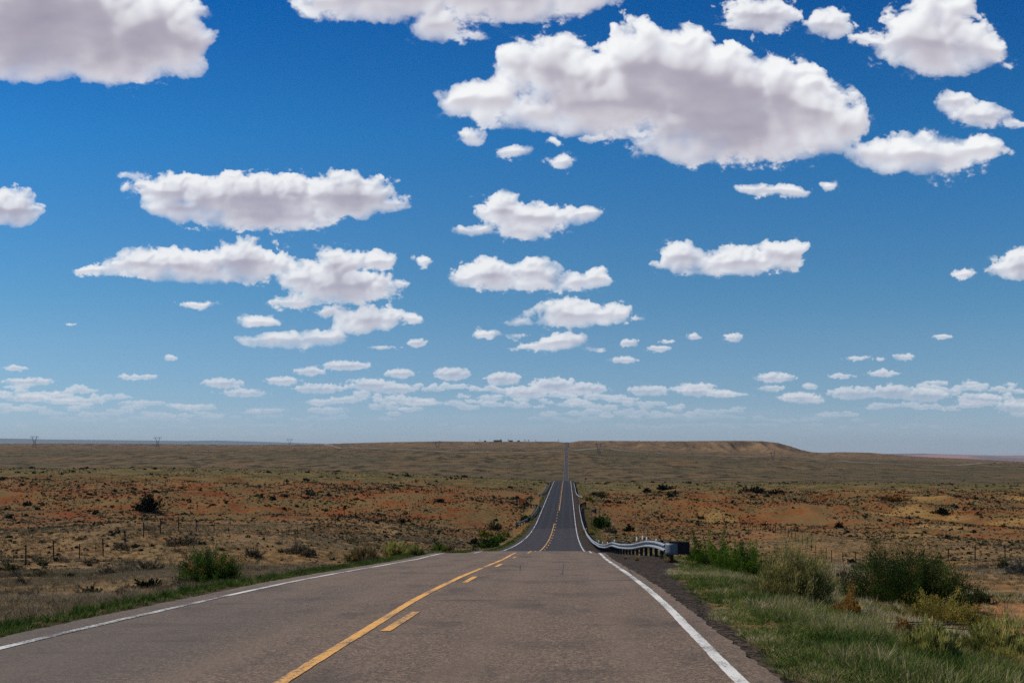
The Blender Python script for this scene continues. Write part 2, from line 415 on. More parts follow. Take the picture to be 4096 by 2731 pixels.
# rows across the land: offsets from the road level (near) at lateral distances from the road's own axis
NEAR = [(-20, [(-80,-1.2),(-12,-.6),(-8.5,-.35),(-6.8,-.08),(2.2,-.06),(3.2,-.12),(5,-.42),(7,-.8),(10,-1.0),(16,-1.1),(35,-1.5),(80,-2)]),
 (30, [(-80,-1.6),(-36,-1.2),(-20,-1.1),(-12,-.85),(-8.5,-.42),(-6.8,-.08),(2.2,-.06),(3.4,-.12),(5,-.38),(7,-.8),(10,-1.0),(16,-1.1),(35,-1.3),(80,-2)]),
 (50, [(-120,-2.2),(-60,-1.4),(-36,-1.0),(-20,-1.1),(-12,-.85),(-8.5,-.45),(-6.8,-.1),(2.2,-.06),(4.5,-.15),(6,-.5),(9,-.95),(14,-1.0),(34,-1.0),(80,-1.4)]),
 (73, [(-140,-2),(-60,-1.0),(-36,-.75),(-20,-1.0),(-12,-.9),(-8.5,-.45),(-6.8,-.1),(2.2,-.06),(3.6,-.2),(6,-1),(12,-1.5),(34,-.7),(80,-.8)]),
 (82, [(-140,-1.5),(-60,-.1),(-36,.75),(-26,.5),(-18,-.5),(-12,-.9),(-8.5,-.45),(-6.8,-.1),(2.2,-.06),(3.6,-.2),(6,-1.1),(14,-1.7),(34,-.8),(90,-.8)]),
 (91, [(-150,-.5),(-60,.8),(-46,1.6),(-36,1.9),(-28,1.6),(-20,.5),(-12,-.8),(-8.5,-.45),(-6.8,-.1),(2.2,-.06),(3.6,-.25),(6,-1.3),(14,-1.9),(34,-1.1),(90,-1)]),
 (112, [(-160,-.2),(-60,.1),(-36,.35),(-20,-.3),(-12,-1.0),(-8.5,-.6),(-6.8,-.1),(2.2,-.06),(3.6,-.3),(6,-1.5),(14,-2.1),(34,-1.8),(90,-1.7)]),
 (130, [(-170,0),(-60,.5),(-36,.6),(-20,-.1),(-12,-1.0),(-8.5,-.6),(-6.8,-.1),(2.2,-.06),(3.6,-.3),(6,-1.6),(14,-2.0),(34,-.85),(100,-1.2)]),
 (157, [(-200,1.5),(-60,1.9),(-36,1.85),(-24,.9),(-14,-.9),(-8.5,-.7),(-6.8,-.1),(2.2,-.06),(3.6,-.35),(6,-1.7),(12,-2.2),(20,-1.5),(34,-.3),(100,-.5),(200,-.5)]),
 (196, [(-240,.4),(-100,.8),(-36,0),(-20,-1.5),(-12,-1.9),(-8.5,-.9),(-6.8,-.12),(2.2,-.06),(3.6,-.4),(6,-1.8),(12,-2.6),(34,-2.4),(100,-1.5),(200,-1.2)]),
 (225, [(-260,-1.2),(-100,-1.4),(-36,-1.6),(-16,-2.6),(-11,-2.2),(-8.5,-1.0),(-6.8,-.12),(2.2,-.06),(3.6,-.4),(6,-1.8),(12,-3.0),(20,-4.2),(34,-5.2),(60,-3.4),(120,-1.7),(220,-1.5)]),
 (252, [(-280,1.4),(-100,1.2),(-36,1.6),(-20,.4),(-12,-.8),(-8.5,-.8),(-6.8,-.12),(2.2,-.06),(3.6,-.4),(6,-1.6),(12,-2.6),(20,-3.6),(34,-4.7),(60,-2.4),(150,-.9),(260,-.8)]),
 (280, [(-300,3.0),(-100,2.2),(-36,1.3),(-14,0),(-8.5,-.4),(-6.8,-.12),(2.2,-.06),(3.6,-.3),(8,-1.0),(20,-1.2),(34,-.4),(100,-.3),(260,-.6)]),
 (350, [(-330,5.4),(-200,4.6),(-80,2.8),(-36,1.5),(-14,.1),(-8.5,-.3),(-6.8,-.12),(2.2,-.06),(3.6,-.3),(8,-.7),(34,-.4),(260,-.8)])]
# farther rows: the bearing of a place and the height of its sight line
FAR = [(435, [(-900,1062),(0,1074),(350,1075),(700,1079),(1000,1092),(1200,1102),(1303,1106),(1400,1107),(1600,1109),(1900,1108),(2352,1112),(3200,1112)]),
 (520, [(-900,1085),(0,1092),(700,1096),(1200,1108),(1303,1109.5),(1500,1113),(2352,1117),(3200,1117)]),
 (700, [(-900,1110),(1200,1119),(1303,1119),(2352,1121),(3200,1121)]),
 (1000, [(-900,1115),(0,1119),(1303,1120),(2352,1122),(3200,1122)]),
 (1480, [(-900,1092),(0,1097),(700,1100),(1303,1103.5),(2000,1104),(2352,1108),(3200,1108)]),
 (1900, [(-900,1068),(0,1071),(700,1072),(1303,1074),(1700,1080),(2100,1084),(2352,1090),(3200,1090)]),
 (2490, [(-900,1036),(0,1036),(350,1037),(700,1037),(1000,1035),(1303,1034),(1450,1038),(1600,1046),(1800,1056),(2100,1062),(2352,1068),(3200,1068)]),
 (2950, [(-900,1026),(0,1026),(350,1027),(700,1026),(1000,1022),(1303,1021.5),(1400,1024),(1480,1031),(1700,1038),(1850,1045),(1950,1047),(2100,1054),(2352,1064),(3200,1066)]),
 (3330, [(-900,1017),(0,1019),(350,1019.5),(620,1022),(700,1020.5),(880,1016),(1000,1015),(1200,1014),(1290,1016),(1303,1016.8),(1312,1016),(1330,1012.5),(1600,1013.2),(1750,1013.3),(1785,1017),(1815,1025),(1840,1033.5),(1862,1038),(1890,1040),(1930,1038.5),(2000,1040),(2100,1048),(2352,1060),(3200,1062)]),
 (3520, [(-900,1017),(0,1019),(150,1018),(350,1020),(560,1021.8),(660,1020.5),(720,1021.5),(880,1015.5),(1000,1013.8),(1010,1013.2),(1100,1014.6),(1200,1015),(1240,1013.8),(1285,1014.2),(1300,1015.8),(1306,1015.8),(1318,1014),(1345,1012),(1480,1013.5),(1600,1012.6),(1690,1012),(1750,1013.2),(1785,1017),(1815,1025),(1840,1033),(1862,1038),(1890,1040),(1930,1038),(2000,1040.5),(2100,1049),(2352,1062),(3200,1064)]),
 (3800, [(-900,1024),(1303,1022),(1800,1030),(1845,1044),(2352,1065),(3200,1066)]),
 (5500, [(-900,1052),(1303,1052),(2352,1070),(3200,1070)]),
 (9000, [(-900,1064),(3200,1066)]),
 (16000, [(-900,1058),(3200,1061)]),
 (24000, [(-900,1052),(1900,1053),(1980,1046.5),(2050,1044.8),(2150,1047),(2352,1053),(3200,1054)]),
 (28000, [(-900,1050),(1900,1052),(1940,1043.6),(2000,1042.2),(2120,1041),(2200,1043.6),(2300,1045.6),(2352,1045.2),(3200,1046)]),
 (32000, [(-900,1049),(1900,1050),(3200,1050)]),
 (40000, [(-900,1012),(0,1018),(500,1024),(720,1030),(900,1049),(3200,1049)]),
 (45000, [(-900,1002),(0,1006.5),(60,1007.2),(100,1008.6),(300,1010.6),(420,1012),(500,1011),(620,1014.5),(720,1017.5),(840,1023),(1000,1049),(3200,1049)]),
 (60000, [(-900,1049),(3200,1049)])]

def mcurve(tbl, x):
    return np.interp(x, [p[0] for p in tbl], [p[1] for p in tbl])

def land(X, Y, detail=True):
    X = np.asarray(X, float); Y = np.asarray(Y, float); sh = X.shape; X = X.ravel(); Y = Y.ravel()
    xr = X - SKEW * Y
    wf = sstep(2600, 3000, Y) * (1 - sstep(3600, 3900, Y)) if detail else 0
    Yw = Y
    if detail:
        rg = np.abs(perlin(X / 95.0, Y / 900.0, 51)) * 2 + np.abs(perlin(X / 38.0, Y / 500.0, 52)) * 0.9
        wf = sstep(2650, 2950, Y) * (1 - sstep(3290, 3345, Y))
        Yw = Y - wf * np.clip(rg, 0, 1.7) * 130.0
    rows = []; ys = []
    P0 = road_z(Yw)
    for yk, tb in NEAR:
        ys.append(yk); rows.append(mcurve(tb, xr))
    for yk, tb in FAR:
        ys.append(yk)
        ang = np.where(Yw > 435, 1176 + 2287 * X / np.maximum(Y, 1), 1303 + 2287 * xr / 435.0) if yk == 435 else 1176 + 2287 * X / np.maximum(Y, 430.0)
        yi = mcurve(tb, ang)
        rows.append(1.45 - (yi - 1040.0) / 2287.0 * yk - road_z(yk)[0])
    D = pchip(ys, np.array(rows), np.clip(Yw, -20, 60000))
    z = P0 + D
    # undulation that dies out towards the road
    off = np.maximum(-6.9 - xr, xr - 2.6)
    w = sstep(0.5, 12, off)
    if detail:
        n = 0.16 * perlin(X / 4.1, Y / 4.1, 61) + 0.34 * perlin(X / 11.0, Y / 11.0, 62)
        z = z + n * w * (1 - sstep(300, 900, Y))
        w2 = sstep(6, 40, off)
        er = np.abs(perlin(X / 31.0, Y / 44.0, 63)); er2 = np.abs(perlin(X / 14.0, Y / 22.0, 64))
        z = z - w2 * sstep(120, 200, Y) * (1 - sstep(330, 420, Y)) * (2.5 * er + 1.0 * er2 - 1.0)
        z = z + w2 * sstep(330, 420, Y) * (1 - sstep(440, 600, Y)) * 0.5 * perlin(X / 60.0, Y / 60.0, 65)
        z = z + sstep(1500, 2000, Y) * (1 - sstep(6000, 9000, Y)) * w2 * (1.6 * perlin(X / 240.0, Y / 240.0, 66) + 0.7 * perlin(X / 60.0, Y / 80.0, 67)) * (1 - 0.75 * sstep(3000, 3300, Y))
        z = z + 0.7 * w2 * sstep(2900, 3200, Y) * (1 - sstep(4000, 5000, Y)) * perlin(X / 13.0, Y / 30.0, 68)
    # the road bed
    b = 1 - sstep(0.0, 1.0, off)
    bed = P0 - 0.045
    far_bed = 1 - sstep(0, 30, off)
    z = np.where(Y < 700, z * (1 - b) + bed * b, z * (1 - far_bed) + bed * far_bed)
    return z.reshape(sh)

_YS = np.concatenate([np.arange(4, 60, 0.25), np.geomspace(60, 600, 500), np.geomspace(604, 3700, 500), np.geomspace(3750, 55000, 120)])
def locate(px, py):
    """the first place on the land seen at a bearing (px) and a sight line (py)"""
    u = (px - 1176.0) / 2287.0; s = (1040.0 - py) / 2287.0
    z = land(u * _YS, _YS); hit = np.nonzero(z >= 1.45 + s * _YS)[0]
    i = hit[0] if len(hit) else len(_YS) - 1
    if i == 0: y = _YS[0]
    else:
        a = 1.45 + s * _YS[i - 1] - z[i - 1]; b = 1.45 + s * _YS[i] - z[i]
        t = a / (a - b + 1e-9); y = _YS[i - 1] + (min(max(t, 0), 1)) * (_YS[i] - _YS[i - 1])
    return Vector((u * y, y, float(land(np.array([u * y]), np.array([y]))[0])))

def build_land(mat):
    q = np.concatenate([np.linspace(-1.5, -0.62, 24), np.linspace(-0.6, 0.6, 601), np.linspace(0.62, 1.5, 24)])
    ys = [-20.0]
    while ys[-1] < 60: ys.append(ys[-1] + 0.4)
    while ys[-1] < 520: ys.append(ys[-1] + max(0.5, ys[-1] * 0.0075))
    while ys[-1] < 2850: ys.append(ys[-1] * 1.011)
    while ys[-1] < 3640: ys.append(ys[-1] + 11)
    while ys[-1] < 60000: ys.append(ys[-1] * 1.02)
    ys = np.array(ys)
    X = q[None, :] * (ys[:, None] + 60) + SKEW * ys[:, None] * 0.0; Y = np.repeat(ys[:, None], len(q), 1)
    Z = land(X, Y)
    V = np.stack([X, Y, Z], -1).reshape(-1, 3)
    m = len(q); i = np.arange((len(ys) - 1) * (m - 1)); r = i // (m - 1); c = i % (m - 1); a = r * m + c
    me = np_mesh('ground', V, np.stack([a, a + 1, a + m + 1, a + m], -1), 4, smooth=True)
    return tag(link('ground', me, mat), kind='structure')
# ---------------------------------------------------------------- materials
def new_mat(name):
    m = bpy.data.materials.new(name); m.use_nodes = True; m.node_tree.nodes.clear()
    t = NT(m.node_tree); out = t.new('ShaderNodeOutputMaterial'); b = t.new('ShaderNodeBsdfPrincipled')
    t.l.new(b.outputs[0], out.inputs[0]); t.bsdf = b; t.out = out
    b.inputs['Roughness'].default_value = 0.85; b.inputs['Specular IOR Level'].default_value = 0.2
    return m, t

def plain(name, col, rough=0.7, metal=0.0, var=0.25, scale=8.0, spec=0.3):
    m, t = new_mat(name)
    co = t.new('ShaderNodeTexCoord').outputs['Object']
    n = t.noise(co, scale, 5, 0.6)
    k = t.ramp(n, 0.3, 0.7, 1 - var, 1 + var, 'LINEAR')
    c = t.v('MULTIPLY', tuple(col), (1, 1, 1)); c = t.v('SCALE', c, scale=k)
    t.put(t.bsdf.inputs['Base Color'], c)
    t.bsdf.inputs['Roughness'].default_value = rough; t.bsdf.inputs['Metallic'].default_value = metal; t.bsdf.inputs['Specular IOR Level'].default_value = spec
    return m

def foliage(name, stops, transl=0.25):
    m, t = new_mat(name)
    at = t.new('ShaderNodeAttribute', attribute_name='tone').outputs['Fac']
    c = t.cramp(at, stops)
    t.put(t.bsdf.inputs['Base Color'], c); t.bsdf.inputs['Specular IOR Level'].default_value = 0.1
    tr = t.new('ShaderNodeBsdfTranslucent'); t.l.new(c, tr.inputs[0])
    mx = t.new('ShaderNodeMixShader'); mx.inputs[0].default_value = transl
    t.l.new(t.bsdf.outputs[0], mx.inputs[1]); t.l.new(tr.outputs[0], mx.inputs[2]); t.l.new(mx.outputs[0], t.out.inputs[0])
    return m

def ground_material():
    m, t = new_mat('desert_ground')
    pos = t.new('ShaderNodeNewGeometry').outputs['Position']
    x, y, z = t.sep(pos)[:3]
    xr = t.m('MULTIPLY_ADD', y, -SKEW, x)
    p2 = t.xyz(x, y, 0)
    big = t.noise(p2, 1 / 70.0, 4, 0.55); mid = t.noise(p2, 1 / 11.0, 6, 0.65); fine = t.noise(p2, 1 / 1.1, 6, 0.7); grit = t.noise(p2, 9.0, 3, 0.7)
    # near ground: tan soil, straw litter and red earth showing through
    tan = t.mix(t.ramp(fine, 0.3, 0.7), (0.095, 0.058, 0.026), (0.260, 0.168, 0.082))
    straw = t.mix(t.ramp(fine, 0.35, 0.65), (0.085, 0.060, 0.028), (0.250, 0.182, 0.095))
    red = t.mix(t.ramp(mid, 0.3, 0.7), (0.155, 0.048, 0.015), (0.235, 0.092, 0.032))
    yel = t.mix(t.ramp(mid, 0.3, 0.7), (0.20, 0.120, 0.040), (0.31, 0.195, 0.075))
    near = t.mix(t.ramp(mid, 0.44, 0.60), tan, straw)
    near = t.mix(t.m('MULTIPLY', t.ramp(big, 0.52, 0.66), 0.8), near, yel)
    near = t.mix(t.m('MULTIPLY', t.ramp(t.noise(p2, 1 / 5.5, 5, 0.7), 0.54, 0.64), t.ramp(y, 30, 60, 0.85, 0.4)), near, red)
    bare = t.m('MULTIPLY', t.m('MULTIPLY', t.ramp(t.m('ADD', xr, t.m('MULTIPLY', mid, 3.0)), 8.2, 9.4), t.ramp(y, 14, 17)), t.ramp(y, 27, 32, 1, 0))
    near = t.mix(t.m('MULTIPLY', bare, 0.85), near, t.mix(t.ramp(fine, 0.3, 0.7), (0.20, 0.085, 0.035), (0.34, 0.17, 0.08)))
    # red slope of the second rise
    yy = t.m('ADD', y, t.m('MULTIPLY', t.m('SUBTRACT', big, 0.5), 150.0))
    slope = t.mix(t.ramp(t.m('ADD', mid, t.m('MULTIPLY', t.m('SUBTRACT', fine, 0.5), 0.9)), 0.37, 0.60), red, t.mix(t.ramp(fine, 0.3, 0.7), (0.070, 0.056, 0.022), (0.172, 0.126, 0.056)))
    slope = t.mix(t.m('MULTIPLY', t.ramp(t.noise(p2, 1 / 46.0, 3, 0.5), 0.55, 0.62), t.ramp(xr, 20, 60)), slope, yel)
    c = t.mix(t.ramp(yy, 120, 185), near, slope)
    # olive crest of the rise
    crest = t.mix(t.ramp(mid, 0.35, 0.65), (0.066, 0.062, 0.022), (0.150, 0.114, 0.050))
    crest = t.mix(t.m('MULTIPLY', t.ramp(t.noise(p2, 1 / 14.0, 5, 0.7), 0.56, 0.66), 0.6), crest, (0.23, 0.11, 0.05))
    c = t.mix(t.ramp(yy, 300, 370), c, crest)
    # far plain with bands of scrub, cloud shade darkened into its colours
    p3 = t.v('MULTIPLY', p2, (1, 0.55, 1))
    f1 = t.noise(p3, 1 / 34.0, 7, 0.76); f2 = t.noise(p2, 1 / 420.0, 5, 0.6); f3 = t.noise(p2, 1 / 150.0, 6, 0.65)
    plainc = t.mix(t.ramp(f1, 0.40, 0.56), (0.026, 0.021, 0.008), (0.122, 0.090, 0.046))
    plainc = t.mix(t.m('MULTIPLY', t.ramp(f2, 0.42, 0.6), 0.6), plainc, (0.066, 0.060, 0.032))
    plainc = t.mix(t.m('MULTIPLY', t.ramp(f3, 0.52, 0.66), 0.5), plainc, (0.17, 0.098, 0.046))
    hill = t.mix(t.ramp(f1, 0.3, 0.65), (0.085, 0.060, 0.036), (0.19, 0.130, 0.080))
    nrm = t.sep(t.new('ShaderNodeNewGeometry').outputs['True Normal'])[2]
    steep = t.ramp(nrm, 0.995, 0.965)
    hy = t.ramp(t.m('ADD', y, t.m('MULTIPLY', f2, 500.0)), 2750, 3250, 0, 0.7)
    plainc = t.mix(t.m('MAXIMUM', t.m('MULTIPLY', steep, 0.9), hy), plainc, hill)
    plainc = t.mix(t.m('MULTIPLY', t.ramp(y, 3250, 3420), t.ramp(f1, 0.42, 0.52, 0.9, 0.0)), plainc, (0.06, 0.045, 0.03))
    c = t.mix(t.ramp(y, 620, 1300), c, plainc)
    # painted-desert country beyond; blue haze is put into the left mesas' colour
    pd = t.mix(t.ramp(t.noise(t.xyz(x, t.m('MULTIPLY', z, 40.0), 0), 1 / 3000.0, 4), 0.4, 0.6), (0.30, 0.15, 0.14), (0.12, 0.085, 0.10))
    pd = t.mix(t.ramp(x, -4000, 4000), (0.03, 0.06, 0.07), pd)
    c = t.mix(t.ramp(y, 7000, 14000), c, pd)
    # black millings and painted-in verge shade along the pavement, wider by the guardrail
    jag = t.m('MULTIPLY', t.m('SUBTRACT', t.noise(p2, 1.6, 5, 0.7), 0.5), 1.1)
    lim = t.m('ADD', t.m('ADD', t.ramp(y, 8, 27, 2.0, 2.6), t.ramp(y, 25, 38, 0, 1.6)), t.ramp(y, 46, 85, 0, -0.95))
    d1 = t.ramp(t.m('ADD', t.m('SUBTRACT', xr, lim), t.m('MULTIPLY', jag, t.ramp(y, 12, 40, 0.3, 1.0))), 0.16, -0.06)
    right = t.m('MULTIPLY', d1, t.ramp(xr, 1.0, 1.4))
    d2 = t.m('MULTIPLY', t.m('MULTIPLY', t.ramp(t.m('ADD', xr, t.m('MULTIPLY', jag, 0.5)), -7.1, -6.9), t.ramp(xr, -5.0, -5.6)), 0.85)
    mill_shade = t.mix(t.ramp(t.noise(p2, 28.0, 2, 0.7), 0.35, 0.7), (0.007, 0.006, 0.006), (0.045, 0.037, 0.033))
    stc = t.sep(t.vor(p2, 13.0, 1, 0.7, out='Color'))[0]
    mill_shade = t.mix(t.ramp(stc, 0.90, 0.99, 0, 0.5), mill_shade, (0.12, 0.095, 0.075))
    c = t.mix(t.m('MULTIPLY', t.m('MAXIMUM', right, d2), t.ramp(y, 460, 500, 1, 0)), c, mill_shade)
    gr = t.ramp(grit, 0.3, 0.7, 0.82, 1.16, 'LINEAR')
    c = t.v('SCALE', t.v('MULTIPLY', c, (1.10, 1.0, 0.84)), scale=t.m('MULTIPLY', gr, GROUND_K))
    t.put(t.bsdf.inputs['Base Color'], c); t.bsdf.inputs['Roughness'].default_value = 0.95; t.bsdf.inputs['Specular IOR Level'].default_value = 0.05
    bp = t.new('ShaderNodeBump'); bp.inputs['Strength'].default_value = 0.7; bp.inputs['Distance'].default_value = 0.09
    hgt = t.m('ADD', t.m('MULTIPLY', t.noise(p2, 2.6, 6, 0.7), 0.8), t.m('MULTIPLY', t.noise(p2, 1 / 9.0, 6, 0.72), t.ramp(y, 200, 3000, 1.5, 40.0, 'LINEAR')))
    t.l.new(hgt, bp.inputs['Height']); t.l.new(bp.outputs[0], t.bsdf.inputs['Normal'])
    return m

def road_material():
    m, t = new_mat('road_asphalt')
    pos = t.new('ShaderNodeNewGeometry').outputs['Position']
    x, y, z = t.sep(pos)[:3]; xr = t.m('MULTIPLY_ADD', y, -SKEW, x)
    p = t.xyz(xr, y, 0)
    sp = t.noise(p, 55.0, 3, 0.75); sp2 = t.noise(p, 16.0, 4, 0.7)
    blot = t.noise(t.v('MULTIPLY', p, (1, 0.6, 1)), 0.75, 5, 0.62); long_ = t.noise(t.v('MULTIPLY', p, (1, 0.035, 1)), 1.9, 4, 0.6)
    g1 = t.noise(p, 24.0, 4, 0.95)
    st1 = t.vor(p, 34.0, 1, 0.8, out='Color')
    old = t.mix(t.ramp(g1, 0.38, 0.63), (0.082, 0.066, 0.054), (0.175, 0.142, 0.115))
    old = t.mix(t.ramp(t.sep(st1)[0], 0.82, 0.98, 0, 0.5), old, (0.32, 0.255, 0.20))
    old = t.mix(t.ramp(t.sep(st1)[1], 0.82, 0.98, 0, 0.5), old, (0.035, 0.030, 0.028))
    old = t.mix(t.ramp(sp2, 0.62, 0.78, 0, 0.55), old, (0.29, 0.235, 0.19))
    old = t.mix(t.ramp(blot, 0.46, 0.70, 0, 0.70), old, (0.058, 0.050, 0.044))
    old = t.mix(t.ramp(long_, 0.45, 0.75, 0, 0.40), old, (0.18, 0.145, 0.118))
    streak = t.noise(t.v('MULTIPLY', p, (0.5, 2.2, 1)), 0.9, 5, 0.7)
    old = t.mix(t.m('MULTIPLY', t.ramp(streak, 0.52, 0.70), t.ramp(t.noise(p, 0.22, 3), 0.42, 0.58)), old, (0.070, 0.060, 0.052))
    # polished wheel paths
    wp = None
    for c0 in (-4.9, -3.35, -0.95, 0.65):
        g = t.ramp(t.m('ABSOLUTE', t.m('SUBTRACT', t.m('ADD', xr, t.m('MULTIPLY', t.m('SUBTRACT', blot, 0.5), 0.4)), c0)), 0.0, 0.42, 1.0, 0.0)
        wp = g if wp is None else t.m('MAXIMUM', wp, g)
    old = t.mix(t.m('MULTIPLY', wp, 0.30), old, (0.18, 0.145, 0.118))
    # cool grey worn patch on the far lane near the viewer
    lft = t.m('MULTIPLY', t.ramp(t.m('ADD', xr, t.m('MULTIPLY', blot, 2.0)), -1.8, -3.4), t.ramp(y, 24, 9, 0, 0.55))
    old = t.mix(lft, old, (0.075, 0.074, 0.071))
    new = t.mix(t.ramp(g1, 0.38, 0.6), (0.016, 0.015, 0.017), (0.042, 0.039, 0.043))
    new2 = t.mix(t.ramp(g1, 0.38, 0.6), (0.007, 0.007, 0.009), (0.021, 0.020, 0.024))
    cr = t.vor(t.v('MULTIPLY', p, (1, 0.16, 1)), 0.5, 3, 0.7, feature='DISTANCE_TO_EDGE')
    crack = t.m('MULTIPLY', t.ramp(cr, 0.0, 0.012, 1, 0), t.ramp(t.noise(p, 0.06, 3), 0.5, 0.6))
    w1 = t.m('ADD', y, t.m('MULTIPLY', t.noise(t.xyz(xr, 0, 0), 0.9, 3), 2.5))
    c = t.mix(t.ramp(w1, 86.6, 86.9), old, new)
    c = t.mix(t.ramp(y, 170.0, 170.6), c, new2)
    c = t.mix(t.m('MULTIPLY', crack, 0.75), c, (0.012, 0.012, 0.012))
    c = t.mix(t.ramp(y, 800, 1400), c, (0.026, 0.026, 0.031))
    wp2 = t.m('MULTIPLY', wp, t.ramp(y, 80, 90, 0, 0.28)); c = t.mix(wp2, c, (0.044, 0.041, 0.044))
    c = t.v('MULTIPLY', c, (1.14, 0.96, 0.76))
    t.put(t.bsdf.inputs['Base Color'], c); t.bsdf.inputs['Roughness'].default_value = 0.82; t.bsdf.inputs['Specular IOR Level'].default_value = 0.25
    bp = t.new('ShaderNodeBump'); bp.inputs['Strength'].default_value = 0.8; bp.inputs['Distance'].default_value = 0.012
    t.l.new(t.noise(p, 45.0, 3, 0.8), bp.inputs['Height']); t.l.new(bp.outputs[0], t.bsdf.inputs['Normal'])
    return m

def paint_material(name, col, wear):
    m, t = new_mat(name)
    pos = t.new('ShaderNodeNewGeometry').outputs['Position']
    x, y, z = t.sep(pos)[:3]; xr = t.m('MULTIPLY_ADD', y, -SKEW, x); p = t.xyz(xr, y, 0)
    n = t.noise(p, 17.0, 6, 0.9); n2 = t.noise(t.v('MULTIPLY', p, (1, 0.25, 1)), 1.3, 4, 0.65)
    k = t.ramp(t.m('ADD', n, t.m('MULTIPLY', t.m('SUBTRACT', n2, 0.5), 0.75)), wear + 0.15, wear + 0.08)
    c = t.mix(t.ramp(n2, 0.3, 0.7), tuple(v * 0.82 for v in col), col)
    c = t.mix(k, c, (0.13, 0.105, 0.09))
    t.put(t.bsdf.inputs['Base Color'], c); t.bsdf.inputs['Roughness'].default_value = 0.6
    return m
# ---------------------------------------------------------------- road
def road_rows(y0, y1):
    ys = [y0]
    while ys[-1] < y1: ys.append(min(y1, ys[-1] + (0.12 if ys[-1] < 30 else 0.3 if ys[-1] < 110 else max(1.0, ys[-1] * 0.008))))
    return np.array(ys)

def strip(name, xa, xb, y0, y1, lift, mat, parent, skirt=False, cols=2, jag=0.0):
    ys = road_rows(y0, y1); zc = road_z(ys)
    xs = np.linspace(xa, xb, cols)
    XR = np.repeat(xs[None, :], len(ys), 0)
    if jag:
        XR[:, 0] += jag * .6 * perlin(ys * 0.5, ys * 0 + xa, 81) + jag * .8 * perlin(ys * 4.1, ys * 0 + xa, 82)
        XR[:, -1] += jag * .6 * perlin(ys * 0.5, ys * 0 + xb + 9, 83) + jag * .8 * perlin(ys * 4.1, ys * 0 + xb + 9, 84)
    # gentle sway of the painted line and of the surface
    if name == 'edge_line' and xa > 0: XR -= 0.07 * (1 - sstep(8, 17, ys))[:, None]
    if name == 'centre_line': XR += 0.11 * (1 - sstep(8, 17, ys))[:, None]
    X = XR + SKEW * ys[:, None]; Y = np.repeat(ys[:, None], cols, 1); Z = np.repeat(zc[:, None], cols, 1) + lift
    Z = Z - 0.012 * np.abs(XR + 2.15) / 4 + 0.006 * perlin(Y * 0.25, XR * 0.6, 85)
    if skirt:
        X = np.concatenate([X[:, :1] - 0.05, X, X[:, -1:] + 0.05], 1); Y = np.concatenate([Y[:, :1], Y, Y[:, -1:]], 1)
        Z = np.concatenate([Z[:, :1] - 0.16, Z, Z[:, -1:] - 0.16], 1); cols += 2
    m = cols; i = np.arange((len(ys) - 1) * (m - 1)); r = i // (m - 1); c = i % (m - 1); a = r * m + c
    me = np_mesh(name, np.stack([X, Y, Z], -1).reshape(-1, 3), np.stack([a, a + 1, a + m + 1, a + m], -1), 4, smooth=not skirt)
    return link(name, me, mat, parent)

def build_road():
    rd = strip('road', -6.32, 1.77, -20, 3640, 0.02, road_material(), None, skirt=True, cols=15, jag=0.055)
    tag(rd, kind='structure')
    white = paint_material('white_paint', (0.70, 0.665, 0.57), 0.34); yel = paint_material('yellow_paint', (0.80, 0.40, 0.085), 0.33)
    strip('edge_line', 1.44, 1.56, -20, 3640, 0.026, white, rd, jag=0.007)
    strip('edge_line', -5.86, -5.74, -20, 3640, 0.026, white, rd, jag=0.007)
    strip('centre_line', -2.50, -2.38, -20, 186, 0.026, yel, rd, jag=0.010)
    strip('centre_line', -1.88, -1.76, 226, 1560, 0.026, yel, rd, jag=0.010)
    strip('centre_line', -2.50, -2.38, 1560, 3640, 0.026, yel, rd)
    y = 2.6
    k = 0
    while y < 640 and k < 72:
        strip('dash_mark', -2.18, -2.06, y, y + 2.35, 0.026, yel, rd, jag=0.008); y += 9.0; k += 1

# ---------------------------------------------------------------- grasses and shrubs (geometry helpers)
def blades(P, H, W, lean, tone, segs=2, bend=0.35):
    """curved tapering blades: base points, heights, widths, lean vectors (n,2)"""
    n = len(P); th = RS.uniform(0, 2 * np.pi, n); sx = np.cos(th) * W / 2; sy = np.sin(th) * W / 2
    L = lean
    mid = P + np.stack([L[:, 0] * 0.35, L[:, 1] * 0.35, H * 0.55], -1)
    tip = P + np.stack([L[:, 0] * (1 + bend), L[:, 1] * (1 + bend), H], -1)
    s = np.stack([sx, sy, np.zeros(n)], -1)
    V = np.stack([P - s, P + s, mid + s * .75, mid - s * .75, tip], 1).reshape(-1, 3)
    b = np.arange(n)[:, None] * 5
    F = np.concatenate([b + [0, 1, 2], b + [0, 2, 3], b + [3, 2, 4]], 1).reshape(-1, 3)
    return V, F, np.repeat(tone, 5)

def tufts(centres, rad, hgt, per, width, tone, spread=0.7, tone_var=0.16):
    """bunch grasses: per blades each"""
    n = len(centres); P = np.repeat(centres, per, 0); r = np.repeat(rad, per); h = np.repeat(hgt, per); tn = np.repeat(tone, per)
    a = RS.uniform(0, 2 * np.pi, n * per); d = np.sqrt(RS.uniform(0, 1, n * per))
    ox = np.cos(a) * d * r * 0.55; oy = np.sin(a) * d * r * 0.55
    P = P + np.stack([ox, oy, np.full(n * per, -0.01)], -1)
    hh = h * RS.uniform(0.55, 1.1, n * per) * (1 - 0.35 * d)
    lean = np.stack([np.cos(a) * d * r * spread, np.sin(a) * d * r * spread], -1) + RS.normal(0, 0.12, (n * per, 2)) * hh[:, None]
    return blades(P, hh, np.repeat(width, per) if hasattr(width, '__len__') else np.full(n * per, width), lean, np.clip(tn + RS.normal(0, tone_var, n * per), 0, 1))

